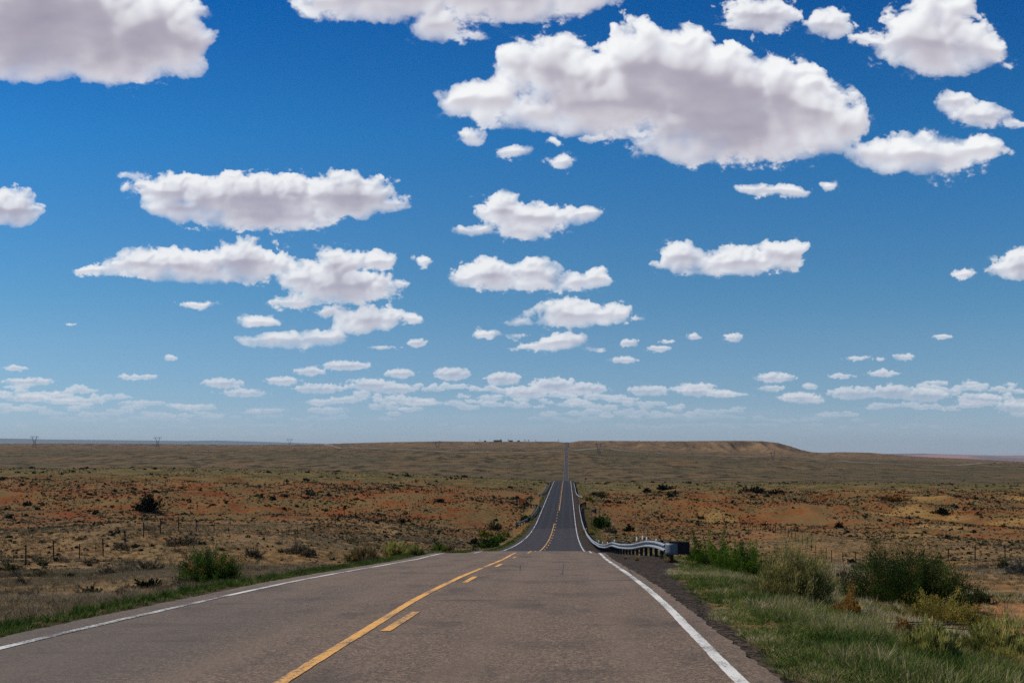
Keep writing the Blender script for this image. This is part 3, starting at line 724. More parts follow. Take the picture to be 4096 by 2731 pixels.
def merged(name, parts, mat):
    V = []; F = []; T = []; b = 0
    for v, f, t in parts: V.append(v); F.append(f + b); T.append(t); b += len(v)
    me = np_mesh(name, np.concatenate(V), np.concatenate(F), 3, np.concatenate(T))
    return link(name, me, mat)

def bush_arrays(w, d, h, clumps, leaves, ll, lw, rs, open_base=0.25, head=0.0, flat=1.0, up=0.5, ragged=0.25):
    """leaf-sized faces set along many sprays that rise from a few uneven mounds; returns leaf arrays and the spray tips"""
    nm = 7; ma = rs.uniform(0, 2 * np.pi, nm); mr = rs.uniform(.05, .30, nm); mx = np.cos(ma) * mr * w; my = np.sin(ma) * mr * d
    mh = h * rs.uniform(.58, 1.0, nm) * (1.08 - 0.9 * np.abs(mx) / w); mw = rs.uniform(.20, .32, nm)
    mh[0] = h; mx[0] *= .4
    g = rs.randint(0, nm, clumps); a = rs.uniform(0, 2 * np.pi, clumps); el = np.arcsin(rs.uniform(min(open_base, .9), 1, clumps)); rr = rs.uniform(0.35, 1.0, clumps) ** 0.5 * (1 + rs.normal(0, ragged, clumps) * 0.4)
    c = np.stack([mx[g] + np.cos(a) * np.cos(el) * w * mw[g] * rr, my[g] + np.sin(a) * np.cos(el) * d * mw[g] * rr, np.sin(el) * mh[g] * 0.90 * np.minimum(rr, 1.15) + .02 * h], -1)
    ct = np.clip(rs.uniform(0.08, 0.62, clumps) + .18 * (mh[g] / h - .8) + rs.normal(0, .06, nm)[g], .02, .84)
    # fill the stated width, depth and height
    for ax, want in ((0, w * .5), (1, d * .5)): c[:, ax] *= want / max(np.percentile(np.abs(c[:, ax]), 93), 1e-3)
    c[:, 2] *= h * .93 / np.percentile(c[:, 2], 95); mx = mx * 1.3; my = my * 1.3
    k = rs.randint(0, clumps, leaves); s = min(w, h * 1.5) * 0.055
    root = np.stack([c[:, 0] * .45 + mx[g] * .2, c[:, 1] * .45 + my[g] * .2, c[:, 2] * .15], -1)
    f = rs.uniform(0.30, 1.06, (leaves, 1)) ** .8
    P = root[k] * (1 - f) + c[k] * f + rs.normal(0, 1, (leaves, 3)) * s * (1.25 - .75 * f)
    P[:, 2] = np.abs(P[:, 2])
    D = (c - root)[k]; D = D / (np.linalg.norm(D, axis=1, keepdims=True) + 1e-6) + rs.normal(0, 0.42, (leaves, 3)); D[:, 2] += up
    D /= np.linalg.norm(D, axis=1, keepdims=True)
    S = np.cross(D, rs.normal(0, 1, (leaves, 3))); S /= np.linalg.norm(S, axis=1, keepdims=True) + 1e-6
    L = ll * rs.uniform(0.6, 1.5, (leaves, 1)); W = lw * rs.uniform(0.7, 1.4, (leaves, 1))
    V = np.stack([P, P + D * L * .5 + S * W * .5, P + D * L, P + D * L * .5 - S * W * .5], 1).reshape(-1, 3)
    b = np.arange(leaves)[:, None] * 4
    F = np.concatenate([b + [0, 1, 2], b + [0, 2, 3]], 1).reshape(-1, 3)
    t = np.clip(ct[k] + rs.normal(0, 0.10, leaves), 0, 0.86)
    if head:
        hk = rs.uniform(0, 1, clumps) < head; hi = hk[k] & (f[:, 0] > 0.86) & (P[:, 2] > h * 0.3); t[hi] = rs.uniform(0.92, 1.0, hi.sum())
    return V, F, np.repeat(t, 4), c

def stems_arrays(c, rs, n_extra=0, r0=0.012, base_r=0.12, tone=0.5):
    """thin three-sided stems fanning from the root crown to the clumps"""
    if n_extra:
        e = c[rs.randint(0, len(c), n_extra)] * rs.uniform(0.75, 1.05, (n_extra, 1)) + rs.normal(0, 0.04, (n_extra, 3)); c = np.concatenate([c, e])
    n = len(c); a = rs.uniform(0, 2 * np.pi, n)
    B = np.stack([np.cos(a) * base_r * rs.uniform(0, 1, n), np.sin(a) * base_r * rs.uniform(0, 1, n), np.full(n, -0.03)], -1) + c * [0.12, 0.12, 0]
    M = B * 0.5 + c * 0.5; M[:, 2] += 0.10 * c[:, 2]; M[:, :2] *= 0.86
    rings = []
    for P, r in ((B, r0), (M, r0 * .7), (c, r0 * .3)):
        for k in range(3):
            th = 2 * math.pi * k / 3; rings.append(P + np.array([math.cos(th) * r, math.sin(th) * r, 0]))
    V = np.stack(rings, 1).reshape(-1, 3); b = np.arange(n)[:, None] * 9; F = []
    for s in (0, 3):
        for k in range(3):
            k2 = (k + 1) % 3; F += [b + [s + k, s + k2, s + 3 + k2], b + [s + k, s + 3 + k2, s + 3 + k]]
    return V, np.concatenate(F, 1).reshape(-1, 3), np.full(len(V), tone)

# ---------------------------------------------------------------- guardrails
W_PROFILE = [(0.0, -.160), (.03, -.155), (.10, -.122), (.106, -.092), (.080, -.058), (-.010, -.030), (-.016, 0.0), (-.010, .030), (.080, .058), (.106, .092), (.10, .122), (.03, .155), (0.0, .160)]

def rail_points(path):
    """path of (lateral, distance) knots resampled each 0.5 m"""
    pts = [Vector((a + SKEW * y, y)) for a, y in path]; out = [pts[0]]
    seg = []
    for i in range(len(pts) - 1):
        p0 = pts[max(i - 1, 0)]; p1 = pts[i]; p2 = pts[i + 1]; p3 = pts[min(i + 2, len(pts) - 1)]
        n = max(2, int((p2 - p1).length / 0.5))
        for k in range(1, n + 1):
            t = k / n
            m1 = (p2 - p0) * 0.5; m2 = (p3 - p1) * 0.5; L = (p2 - p1).length
            if (p1 - p0).length > 1e-6: m1 = (p2 - p0).normalized() * L
            if (p3 - p2).length > 1e-6: m2 = (p3 - p1).normalized() * L
            out.append(p1 * (2*t**3 - 3*t*t + 1) + m1 * (t**3 - 2*t*t + t) + p2 * (-2*t**3 + 3*t*t) + m2 * (t**3 - t*t))
    return out

def guardrail(label, path, face, end_near, end_far, wave=0.0, plates=True):
    """face = +1 when the rail's working face looks to the right, -1 to the left"""
    pts = rail_points(path); x0, y0 = pts[0]
    gz = land(np.array([p.x for p in pts]), np.array([p.y for p in pts]), True)
    zr = road_z(np.array([p.y for p in pts]))
    gz = 0.45 * gz + 0.55 * np.maximum(gz, zr - 0.25)
    base = gz.copy()
    for _ in range(8): gz = np.concatenate([[gz[0]], (gz[:-2] + gz[1:-1] + gz[2:]) / 3, [gz[-1]]])
    s = np.arange(len(pts)) * 0.5
    zc = gz + 0.56 + wave * (np.sin(s / 4.3 + 0.8) * 0.045 + np.sin(s / 2.1) * 0.02)
    root = empty('guardrail', (x0, y0, float(gz[0])))
    tag(root, label, 'guardrail', 'steel guardrails along the road edges')
    O = Vector((x0, y0, float(gz[0])))
    mb = MB(); rows = []; nrm = []
    for i, p in enumerate(pts):
        a = pts[max(i - 1, 0)]; b = pts[min(i + 1, len(pts) - 1)]; d = (b - a).normalized(); n = Vector((d.y, -d.x)) * face; nrm.append(n)
        wob = 0.03 * math.sin(i * 0.9) * wave * 0.5
        rows.append([Vector((p.x + n.x * (dp + wob), p.y + n.y * (dp + wob), zc[i] + h)) - O for dp, h in W_PROFILE])
    mb.sheet(rows)
    me = mb.mesh('rail_beam', smooth=True)
    o = link('rail_beam', me, M_STEEL, root)
    sol = o.modifiers.new('thickness', 'SOLIDIFY'); sol.thickness = 0.008; sol.offset = 0
    # splice plates: short overlapping lengths of beam with bolt heads
    if plates:
        for i in range(7, len(pts) - 8, 8):
            m2 = MB(); rw = []
            for j in (i, i + 1):
                p = pts[j]; n = nrm[j]; t_ = 0.3 if j == i else 0.0
                q = pts[j] if j > i else pts[i] * 0.6 + pts[i + 1] * 0.4
                zz = zc[j] if j > i else zc[i] * 0.6 + zc[i + 1] * 0.4
                rw.append([Vector((q.x + n.x * (dp + 0.009), q.y + n.y * (dp + 0.009), zz + h)) - O for dp, h in W_PROFILE])
            m2.sheet(rw)
            for hh in (-.1, .1):
                for fr in (.3, .7):
                    q = pts[i] * (1 - fr) + pts[i + 1] * fr; m2.box(Vector((q.x + nrm[i].x * 0.094, q.y + nrm[i].y * .094, zc[i] + hh)) - O, (.03, .03, .03))
            m2.build('splice_plate', M_STEEL, root)
    # posts with blockouts
    step = 4; k = 0
    for i in range(3, len(pts) - 1, step):
        p = pts[i]; n = nrm[i]; m3 = MB(); lat = -0.21
        px, py = p.x + n.x * lat, p.y + n.y * lat
        g = float(land(np.array([px]), np.array([py]))[0])
        R = Matrix.Rotation(math.atan2(n.y, n.x), 3, 'Z')
        top = zc[i] + 0.19 + 0.03 * math.sin(i)
        m3.box(Vector((px, py, (g - 0.3 + top) / 2)) - O, (0.14, 0.13, top - g + 0.3), R)
        m3.box(Vector((p.x + n.x * -0.062, p.y + n.y * -0.062, zc[i] + 0.01)) - O, (0.11, 0.15, 0.36), R)
        po = m3.build('post', M_WOOD, root)
        k += 1
    # flared end wings
    for which, on in ((0, end_near), (-1, end_far)):
        if not on: continue
        p = pts[which]; q = pts[1 if which == 0 else -2]; d = (p - q).normalized(); n = nrm[which]
        m4 = MB(); rows = []; r = 0.26
        for k in range(11):
            a = math.radians(k * 17)
            cx = p + d * (0.10 + r * math.sin(a)) - n * (r - r * math.cos(a))
            rows.append([Vector((cx.x + n.x * 0.06, cx.y + n.y * 0.06, zc[which] + hh)) - O for hh in (-.245, -.12, 0.0, .12, .215)])
        m4.sheet(rows); e = link('end_wing', m4.mesh('end_wing', True), M_STEEL_DULL, root)
        sol = e.modifiers.new('thickness', 'SOLIDIFY'); sol.thickness = 0.008; sol.offset = 0
        R = Matrix.Rotation(math.atan2(n.y, n.x), 3, 'Z')
        m5 = MB(); c = p - n * 0.20 - d * 0.12; g = float(land(np.array([c.x]), np.array([c.y]))[0])
        m5.box(Vector((c.x, c.y, (g - .3 + zc[which] + .27) / 2)) - O, (0.17, 0.19, zc[which] + .27 - g + .3), R); m5.build('post', M_WOOD, root)
    return root, pts, zc, nrm, O

# ---------------------------------------------------------------- fence
def fence(label, path, step, brace_at, seed):
    pts = [Vector((a + SKEW * y, y)) for a, y in path]; r = random.Random(seed)
    L = [0.0]
    for i in range(1, len(pts)): L.append(L[-1] + (pts[i] - pts[i - 1]).length)
    def at(s):
        i = max(0, min(len(L) - 2, next((j for j in range(len(L) - 1) if L[j + 1] >= s), len(L) - 2)))
        t = (s - L[i]) / (L[i + 1] - L[i]); return pts[i] * (1 - t) + pts[i + 1] * t
    ss = []; s = 0.0; st = step
    while s < L[-1] and len(ss) < 98: ss.append(s); s += st * r.uniform(0.93, 1.07); st *= 1.004
    P = [at(s) for s in ss]; Z = land(np.array([p.x for p in P]), np.array([p.y for p in P]))
    O = Vector((P[0].x, P[0].y, float(Z[0])))
    root = empty('wire_fence', O); tag(root, label, 'fence', 'wire fences either side of the road')
    tops = []
    for i, p in enumerate(P):
        h = r.choice((1.28, 1.32, 1.36, 1.30, 1.42, 1.2)); mb = MB(); b = Vector((p.x, p.y, Z[i])) - O
        tilt = Vector((r.gauss(0, .02), r.gauss(0, .02), 0)) * h
        rad = r.choice((0.042, 0.046, 0.050)); mb.bar(b - Vector((0, 0, .3)), b + tilt + Vector((0, 0, h)), rad, rad * .95, 5)
        mb.box(b + tilt * .8 + Vector((0, 0, h * .82)), (.07, .07, .05))
        mb.build('post', M_FPOST, root)
        if i == brace_at:
            m2 = MB(); dv = (P[i + 1] - P[i]).normalized()
            for sgn in (1, -1): m2.bar(b + Vector((0, 0, h * .85)), b + Vector((dv.x * sgn * .75, dv.y * sgn * .75, -.1)), .04, .04, 6)
            m2.build('brace', M_FWOOD, root)
        tops.append((b, tilt, h))
    mb = MB()
    for i in range(len(P) - 1):
        (a, ta, ha), (c, tc_, hc) = tops[i], tops[i + 1]
        for f in (0.25, 0.45, 0.65, 0.85):
            mb.bar(a + ta * f + Vector((0, 0, 1.22 * f)), c + tc_ * f + Vector((0, 0, 1.22 * f)), .0035, n=3)
        for q in (.33, .66):
            e = a * (1 - q) + c * q; mb.bar(e + Vector((0, 0, .22)), e + Vector((0, 0, 1.06)), .006, n=3)
    mb.build('wire', M_FPOST, root)
    return root

# ---------------------------------------------------------------- power pylons
def pylon_meshes():
    H = 40.0
    legs = MB(); arm = MB(); ins = MB()
    def leg_at(z):            # half width of the lattice body
        if z < 18: return 5.2 + (2.3 - 5.2) * z / 18
        return 2.3
    R_ = 0.22
    zs = [0, 6, 11, 15, 18]
    for sx in (-1, 1):
        for sy in (-1, 1):
            for a, b in zip(zs[:-1], zs[1:]): legs.bar((sx * leg_at(a), sy * leg_at(a), a), (sx * leg_at(b), sy * leg_at(b), b), R_)
    for a, b in zip(zs[:-1], zs[1:]):
        wa, wb = leg_at(a), leg_at(b)
        for s in (-1, 1):
            for f in (1, -1):
                legs.bar((-wa * f, s * wa, a), (wb * f, s * wb, b), .13); legs.bar((s * wa, -wa * f, a), (s * wb, wb * f, b), .13)
            legs.bar((-wb, s * wb, b), (wb, s * wb, b), .13); legs.bar((s * wb, -wb, b), (s * wb, wb, b), .13)
    # two splayed masts forming a cup
    for s in (-1, 1):
        for off in (-1.0, 1.0):
            for yy in (-1.2, 1.2):
                legs.bar((s * 1.2 + off * 1.1, yy, 18), (s * 6.4 + off * .9, yy * .5, 33.5), .20)
        for k in range(6):
            z0 = 18 + k * 2.6; z1 = z0 + 2.6; c0 = s * (1.2 + 5.2 * (z0 - 18) / 15.5); c1 = s * (1.2 + 5.2 * (z1 - 18) / 15.5)
            legs.bar((c0 - 1.1, 0, z0), (c1 + 1.0, 0, z1), .13); legs.bar((c0 + 1.1, 0, z0), (c1 - 1.0, 0, z1), .13)
        arm.bar((s * 5.8, 0, 33.2), (s * 7.6, 0, H), .28, .16)
    for yy in (-.8, .8):
        arm.bar((-12.5, yy * .2, 34.2), (-6, yy, 35.6), .2); arm.bar((12.5, yy * .2, 34.2), (6, yy, 35.6), .2)
        arm.bar((-6, yy, 35.6), (6, yy, 35.6), .18); arm.bar((-12.5, yy * .2, 34.0), (12.5, yy * .2, 33.4), .2)
    for k in range(12):
        x = -12 + k * 2; arm.bar((x, 0, 33.7), (x + 1, 0, 35.3 if abs(x) < 7 else 34.6), .12); arm.bar((x + 1, 0, 35.3 if abs(x) < 7 else 34.6), (x + 2, 0, 33.7), .12)
    for x0 in (-9.4, 0, 9.4):
        ins.bar((x0 - 2.6, 0, 33.2), (x0, 0, 29.8), .16); ins.bar((x0 + 2.6, 0, 33.2), (x0, 0, 29.8), .16)
    return legs.mesh('lattice_body'), arm.mesh('crossarm'), ins.mesh('insulator')

def build_pylons():
    lb, ca, inn = pylon_meshes()
    spec = [(79, 990, 31, 'leftmost pylon, tall against the sky over the far blue mesa'), (362, 992.5, 30, 'second pylon from the left, its head above the end of the blue mesa'),
            (665, 1005, 26, 'third pylon from the left, short, standing half behind the horizon'), (1005, 1010, 33, 'pylon on the slope left of the road, below a small knoll on the skyline'),
            (1375, 1013, 40, 'pylon just right of the distant road, seen against the brown hillside'), (1775, 1034, 37, 'rightmost pylon, under the steep right end of the mesa')]
    for i, (x, ytop, hp, lab) in enumerate(spec):
        # foot where a 40 m tower would span that height
        p = None
        Y = 40.0 * 2287 / hp; u = (x - 1176) / 2287; z = float(land(np.array([u * Y]), np.array([Y]))[0])
        top = 1.45 + (1040 - ytop) / 2287 * Y
        r = empty('transmission_pylon', (u * Y, Y, top - 40.0 if top - 40 < z else z), math.radians(12 if x < 1200 else 38))
        tag(r, lab, 'pylon', 'power pylons across the far plain')
        for n, me in (('lattice_body', lb), ('crossarm', ca), ('insulator', inn)): link(n, me, M_PYLON, r)

# ---------------------------------------------------------------- the house, its sheds and bare trees on the skyline
def horizon_at(px):
    u = (px - 1176.0) / 2287.0; Y = np.linspace(3050, 3640, 120); z = land(u * Y, Y); i = int(np.argmax((z - 1.45) / Y))
    return Vector((u * Y[i], Y[i], z[i] - 0.15))

def building(px, w, d, h, rh, label, mat, wins, kind='house', rz=0.1):
    p = horizon_at(px); r = empty(kind, p, rz); tag(r, label, kind.replace('_', ' '))
    m = MB(); m.box((0, 0, h / 2 - .5), (w, d, h + 1)); wall = m.build('wall', mat, r)
    m = MB(); e = .5
    m.add([(-w/2-e,-d/2-e,h+.02),(w/2+e,-d/2-e,h+.02),(w/2+e,d/2+e,h+.02),(-w/2-e,d/2+e,h+.02),(-w/2-e,0,h+rh),(w/2+e,0,h+rh)], [(0,1,5,4),(2,3,4,5),(1,2,5),(3,0,4),(0,3,2,1)])
    m.build('roof', M_ROOF, r)
    for wx in wins:
        m = MB(); m.box((wx, -d / 2 - .03, h * .55), (1.5, .06, 1.2)); m.build('window', M_DARK, r)
    m = MB(); m.box((w * .12, -d / 2 - .04, 1.0), (1.0, .08, 2.1)); m.build('door', M_DARK, r)

def bare_tree(px, h, w, label, leafy, seed):
    p = horizon_at(px); rs = np.random.RandomState(seed); r = empty('tree', p); tag(r, label, 'tree')
    m = MB(); rr = random.Random(seed)
    m.bar((0, 0, -1), (0.2, 0, h * .42), .30, .2, 6)
    tips = []
    for k in range(9):
        a = rr.uniform(0, 6.28); q = Vector((.2 + math.cos(a) * w * .3, math.sin(a) * w * .3, h * rr.uniform(.6, .85))); m.bar((.15, 0, h * rr.uniform(.25, .42)), q, .16, .09)
        for j in range(4):
            t = q + Vector((rr.gauss(0, w * .18), rr.gauss(0, w * .18), rr.uniform(.02, .22) * h)); m.bar(q, t, .08, .03, 3); tips.append(t)
    m.build('trunk', M_BARK, r)
    n = 500 if leafy else 160
    V, F, T, c = bush_arrays(w, w, h * .62, 26, n, .55, .4 if leafy else .12, rs, open_base=-.2)
    V = V + np.array([0, 0, h * .42]); link('crown', np_mesh('crown', V, F, 3, T), M_LEAF_DARK if leafy else M_TWIG, r)

def build_car():
    ys = np.linspace(1900, 2700, 400); z = road_z(ys); yi = 1040 - (z - 1.45) / ys * 2287; i = int(np.argmin(np.abs(yi - 1047.8))); Y = ys[i]
    sl = math.atan2(z[i + 1] - z[i - 1], ys[i + 1] - ys[i - 1])
    r = empty('car', (-0.3 + SKEW * Y, Y, z[i] + 0.05)); r.rotation_euler = (sl, 0, -SKEW); tag(r, 'tiny dark car far off on the long straight road', 'car')
    m = MB(); m.box((0, 0, .62), (1.85, 4.6, .62)); body = m.mesh('body')
    b = link('body', body, M_CARPAINT, r); bv = b.modifiers.new('bevel', 'BEVEL'); bv.width = .12; bv.segments = 3
    m = MB(); m.add([(-.85,-2.1,.93),(.85,-2.1,.93),(.85,1.2,.93),(-.85,1.2,.93),(-.7,-1.7,1.6),(.7,-1.7,1.6),(.7,.5,1.6),(-.7,.5,1.6)], [(0,1,5,4),(1,2,6,5),(2,3,7,6),(3,0,4,7),(4,5,6,7)])
    m.build('cabin', M_DARK, r)
    for sx in (-1, 1):
        for sy in (-1.4, 1.4):
            m = MB(); m.bar((sx * .72, sy, .36), (sx * .95, sy, .36), .36, n=14); m.build('wheel', M_DARK, r)
        m = MB(); m.box((sx * .68, -2.31, .78), (.3, .04, .18)); m.build('tail_light', M_TAIL, r)

# ---------------------------------------------------------------- signs
def flat_sign(root, name, outline, thick, mat, y=0.0):
    n = len(outline); v = [(x, y - thick / 2, z) for x, z in outline] + [(x, y + thick / 2, z) for x, z in outline]
    f = [tuple(range(n)), tuple(range(2 * n - 1, n - 1, -1))] + [(i, n + i, n + (i + 1) % n, (i + 1) % n) for i in range(n)]
    me = bpy.data.meshes.new(name); me.from_pydata(v, [], f); me.update()
    return link(name, me, mat, root)

def text_on(root, s, size, x, y, z, mat):
    cu = bpy.data.curves.new('lettering', 'FONT'); cu.body = s; cu.size = size; cu.align_x = 'LEFT'; cu.align_y = 'CENTER'; cu.extrude = .002; cu.offset = 0.004
    tmp = bpy.data.objects.new('tmp_text', cu); C.objects.link(tmp); dg = bpy.context.evaluated_depsgraph_get(); me = bpy.data.meshes.new_from_object(tmp.evaluated_get(dg)); bpy.data.objects.remove(tmp); bpy.data.curves.remove(cu)
    o = link('lettering', me, None, root); me.materials.clear(); me.materials.append(mat); o.location = (x, y, z); o.rotation_euler = (math.pi / 2, 0, 0)

def build_signs():
    # pennant facing the viewer on the left
    Y = 215.0; u_ = (1200 - 1176) / 2287; p = Vector((u_ * Y, Y, float(land(np.array([u_ * Y]), np.array([Y]))[0]))); s = Y / 2287
    r = empty('road_sign', p, -0.05); tag(r, 'orange pennant warning sign on two posts left of the road', 'road sign')
    zt = 1.45 + (1040 - 1141.5) * s - p.z; hh = 16.0 * s
    x0 = -5.6 * s; x1 = 5.2 * s
    flat_sign(r, 'sign_panel', [(x0, zt - hh), (x1 + .55 * s * 2, zt - hh * .5), (x0, zt)], .012, M_ORANGE)
    flat_sign(r, 'border', [(x0 + .06, zt - hh + .16), (x0 + .10, zt - hh + .16), (x0 + .10, zt - .16), (x0 + .06, zt - .16)], .003, M_BLACK, -.010)
    for k, (t, sz) in enumerate((('NO', .21), ('PASSING', .24), ('ZONE', .21))):
        text_on(r, t, sz, x0 + .15, -.012, zt - hh * (.30 + .20 * k), M_BLACK)
    for xx in (x0 + 1.5 * s, x1 - 2.4 * s):
        m = MB(); q = land(np.array([p.x + xx]), np.array([p.y]))[0] - p.z; m.box((xx, .05, (zt - hh * .42 + q - .4) / 2), (.075, .06, zt - hh * .42 - q + .4)); m.build('post', M_FPOST, r)
    # back of the opposite pennant on the right
    Y = 185.0; u_ = (1364 - 1176) / 2287; p = Vector((u_ * Y, Y, float(land(np.array([u_ * Y]), np.array([Y]))[0]))); s = Y / 2287
    r = empty('road_sign', p, 0.06); tag(r, 'dark unlit back of a pennant sign on two posts beside the right guardrail', 'road sign')
    zt = 1.45 + (1040 - 1167.0) * s - p.z; hh = 12.5 * s
    flat_sign(r, 'sign_panel', [(-8 * s, zt - hh * .42), (5.5 * s, zt - hh), (6.5 * s, zt), ], .012, M_SIGNBACK)
    for xx in (-4.6 * s, 3.6 * s):
        m = MB(); q = land(np.array([p.x + xx]), np.array([p.y]))[0] - p.z; m.box((xx, -.05, (zt + q - .4) / 2 - .05), (.075, .06, zt - q + .3)); m.build('post', M_FPOST, r)
    # diamond with a cattle silhouette
    p = locate(1345.5, 1107.0); s = p.y / 2287
    r = empty('road_sign', p, 0.0); tag(r, 'orange diamond warning sign with black animal silhouette on the far rise', 'road sign')
    zt = 1.45 + (1040 - 1096.6) * s - p.z; a = 3.5 * s
    zt = max(zt, 2 * a + .8)
    flat_sign(r, 'sign_panel', [(0, zt - 2 * a), (a, zt - a), (0, zt), (-a, zt - a)], .012, M_ORANGE)
    k = a * .95; o = [(-.42, .10), (-.44, -.05), (-.36, -.02), (-.34, -.34), (-.27, -.34), (-.26, -.08), (.08, -.08), (.09, -.34), (.17, -.34), (.19, -.02), (.24, .10), (.38, .08), (.44, .18), (.34, .26), (.22, .28), (.10, .20), (-.34, .20)]
    flat_sign(r, 'symbol', [(x * k * 1.2, zt - a + z * k * 1.2) for x, z in o], .004, M_BLACK, -.012)
    m = MB(); m.box((0, .05, (zt - a) / 2 - .2), (.09, .06, zt - a + .4)); m.build('post', M_FPOST, r)
# ---------------------------------------------------------------- shrubs that stand out
# bearing, sight line of the foot, width and height on the frame, kind, label
BUSHES = [
 (488,1343,126,82,'rabbit','large green bush with tan seed heads beside the left road edge'),
 (2098,1400,280,142,'dark','largest bush, dark green, on the right verge in front of the fence'),
 (1828,1388,176,124,'feather','tall feathery olive and tan bush right of the guardrail bushes'),
 (1861,1390,54,62,'darkgreen','small dark green bush tucked against the foot of the feathery bush'),
 (1626,1304,112,66,'bright','bright green bush right beside the dark end of the guardrail'),
 (1700,1326,98,74,'bright','green bush between the guardrail bush and the feathery bush'),
 (2132,1440,240,74,'olive','broad low yellow-green bush in front of the largest dark bush'),
 (1952,1422,64,66,'yellow','yellow-brown seedy bush left of the broad yellow-green bush'),
 (1937,1352,52,50,'twig','bare brown twiggy bush between the feathery and the largest bush'),
 (2250,1384,66,32,'sage','low olive-brown bush at the right foot of the largest bush'),
 (2135,1538,110,72,'pale','pale green clump of wispy stems near the lower right corner'),
 (2300,1580,190,92,'pale','big wispy green and tan clump filling the lower right corner'),
 (2068,1500,64,60,'rust','rusty brown-topped bush left of the pale green clump'),
 (2302,1306,24,24,'sage','small round grey-green bush by the right end of the right fence'),
 (2345,1318,52,32,'bluesage','blue-grey sagebrush at the right edge below the fence'),
 (345,1173,50,37,'blackgreen','almost black large bush alone on the red slope at left'),
 (1132,1217,34,18,'sage','grey-green bush left of the near left guardrail'),
 (1158,1234,24,14,'olive','olive bush in the ditch left of the road before the guardrail'),
 (1122,1259,46,24,'darkgreen','dark green bush on the left verge just past the crest'),
 (1146,1246,32,18,'bright','bright green bush behind the dark one on the left verge'),
 (1113,1232,32,17,'olive','olive-green bush left of the verge bushes past the crest'),
 (1088,1250,20,13,'blackgreen','small dark bush left of the olive bush past the crest'),
 (1211,1200,26,16,'darkgreen','dark green bush growing behind the near left guardrail'),
 (839,1290,64,30,'straw','yellow tan clump of tall dry stems along the left verge'),
 (816,1290,30,22,'rabbit','small green bush in the dry clump on the left verge'),
 (909,1279,54,30,'pale','light green feathery bush on the left verge'),
 (953,1276,34,20,'pale','second light green bush on the left verge, nearer the crest'),
 (1006,1267,30,18,'bright','green bush where the left verge meets the crest'),
 (1028,1267,18,12,'straw','small straw clump right of the green bush at the crest'),
 (578,1278,40,18,'greysage','dark-footed grey shrub under the left fence, past the brace'),
 (681,1270,42,20,'greysage','wide grey shrub on the slope below the left fence'),
 (709,1277,30,18,'greysage','grey shrub right of the wide one below the left fence'),
 (343,1312,66,24,'greysage','broad low grey shrub on bare ground behind the large green bush'),
 (243,1321,32,17,'greysage','round grey-brown shrub left of the broad grey one'),
 (50,1342,30,17,'greysage','grey-brown shrub near the left edge of the photo'),
 (341,1350,56,20,'blackgreen','dark low shrub left of the large green roadside bush'),
 (205,1366,46,20,'sage','dark green shrub low in the field at left'),
 (281,1260,26,14,'greysage','shrub on the mound beside the left fence'),
 (420,1252,66,18,'greysage','long grey shrub on top of the mound right of the fence crest'),
 (20,1310,38,16,'sage','green shrub by the foot of the leftmost fence post'),
 (1374,1213,44,26,'darkgreen','dark green bush behind the two posts of the unlit sign'),
 (1404,1225,24,16,'greysage','grey bush right of the dark one behind the sign'),
 (1350,1228,24,14,'olive','olive bush against the right guardrail near the crest'),
 (1446,1220,22,12,'blackgreen','dark round bush on the slope between guardrail and right fence'),
 (1380,1142,24,13,'sage','dark bush right of the far right guardrail'),
 (1352,1151,20,10,'olive','olive bush below the far right guardrail end'),
 (1525,1125,32,10,'blackgreen','dark wide bush on the crest of the red rise, right of the road'),
 (2163,1181,30,15,'blackgreen','black-green bush beside the ochre bank at right'),
 (1928,1212,17,11,'blackgreen','dark bush on red soil right of the ochre mound'),
 (1729,1130,48,10,'blackgreen','long dark bush on the far crest at right'),
 (1780,1133,34,8,'blackgreen','dark low bush just right of the long dark one on the crest'),
 (2047,1149,66,12,'rust','long brown thicket across the far slope at right'),
 (1486,1130,14,8,'blackgreen','small dark bush by the fence line on the far crest'),
]
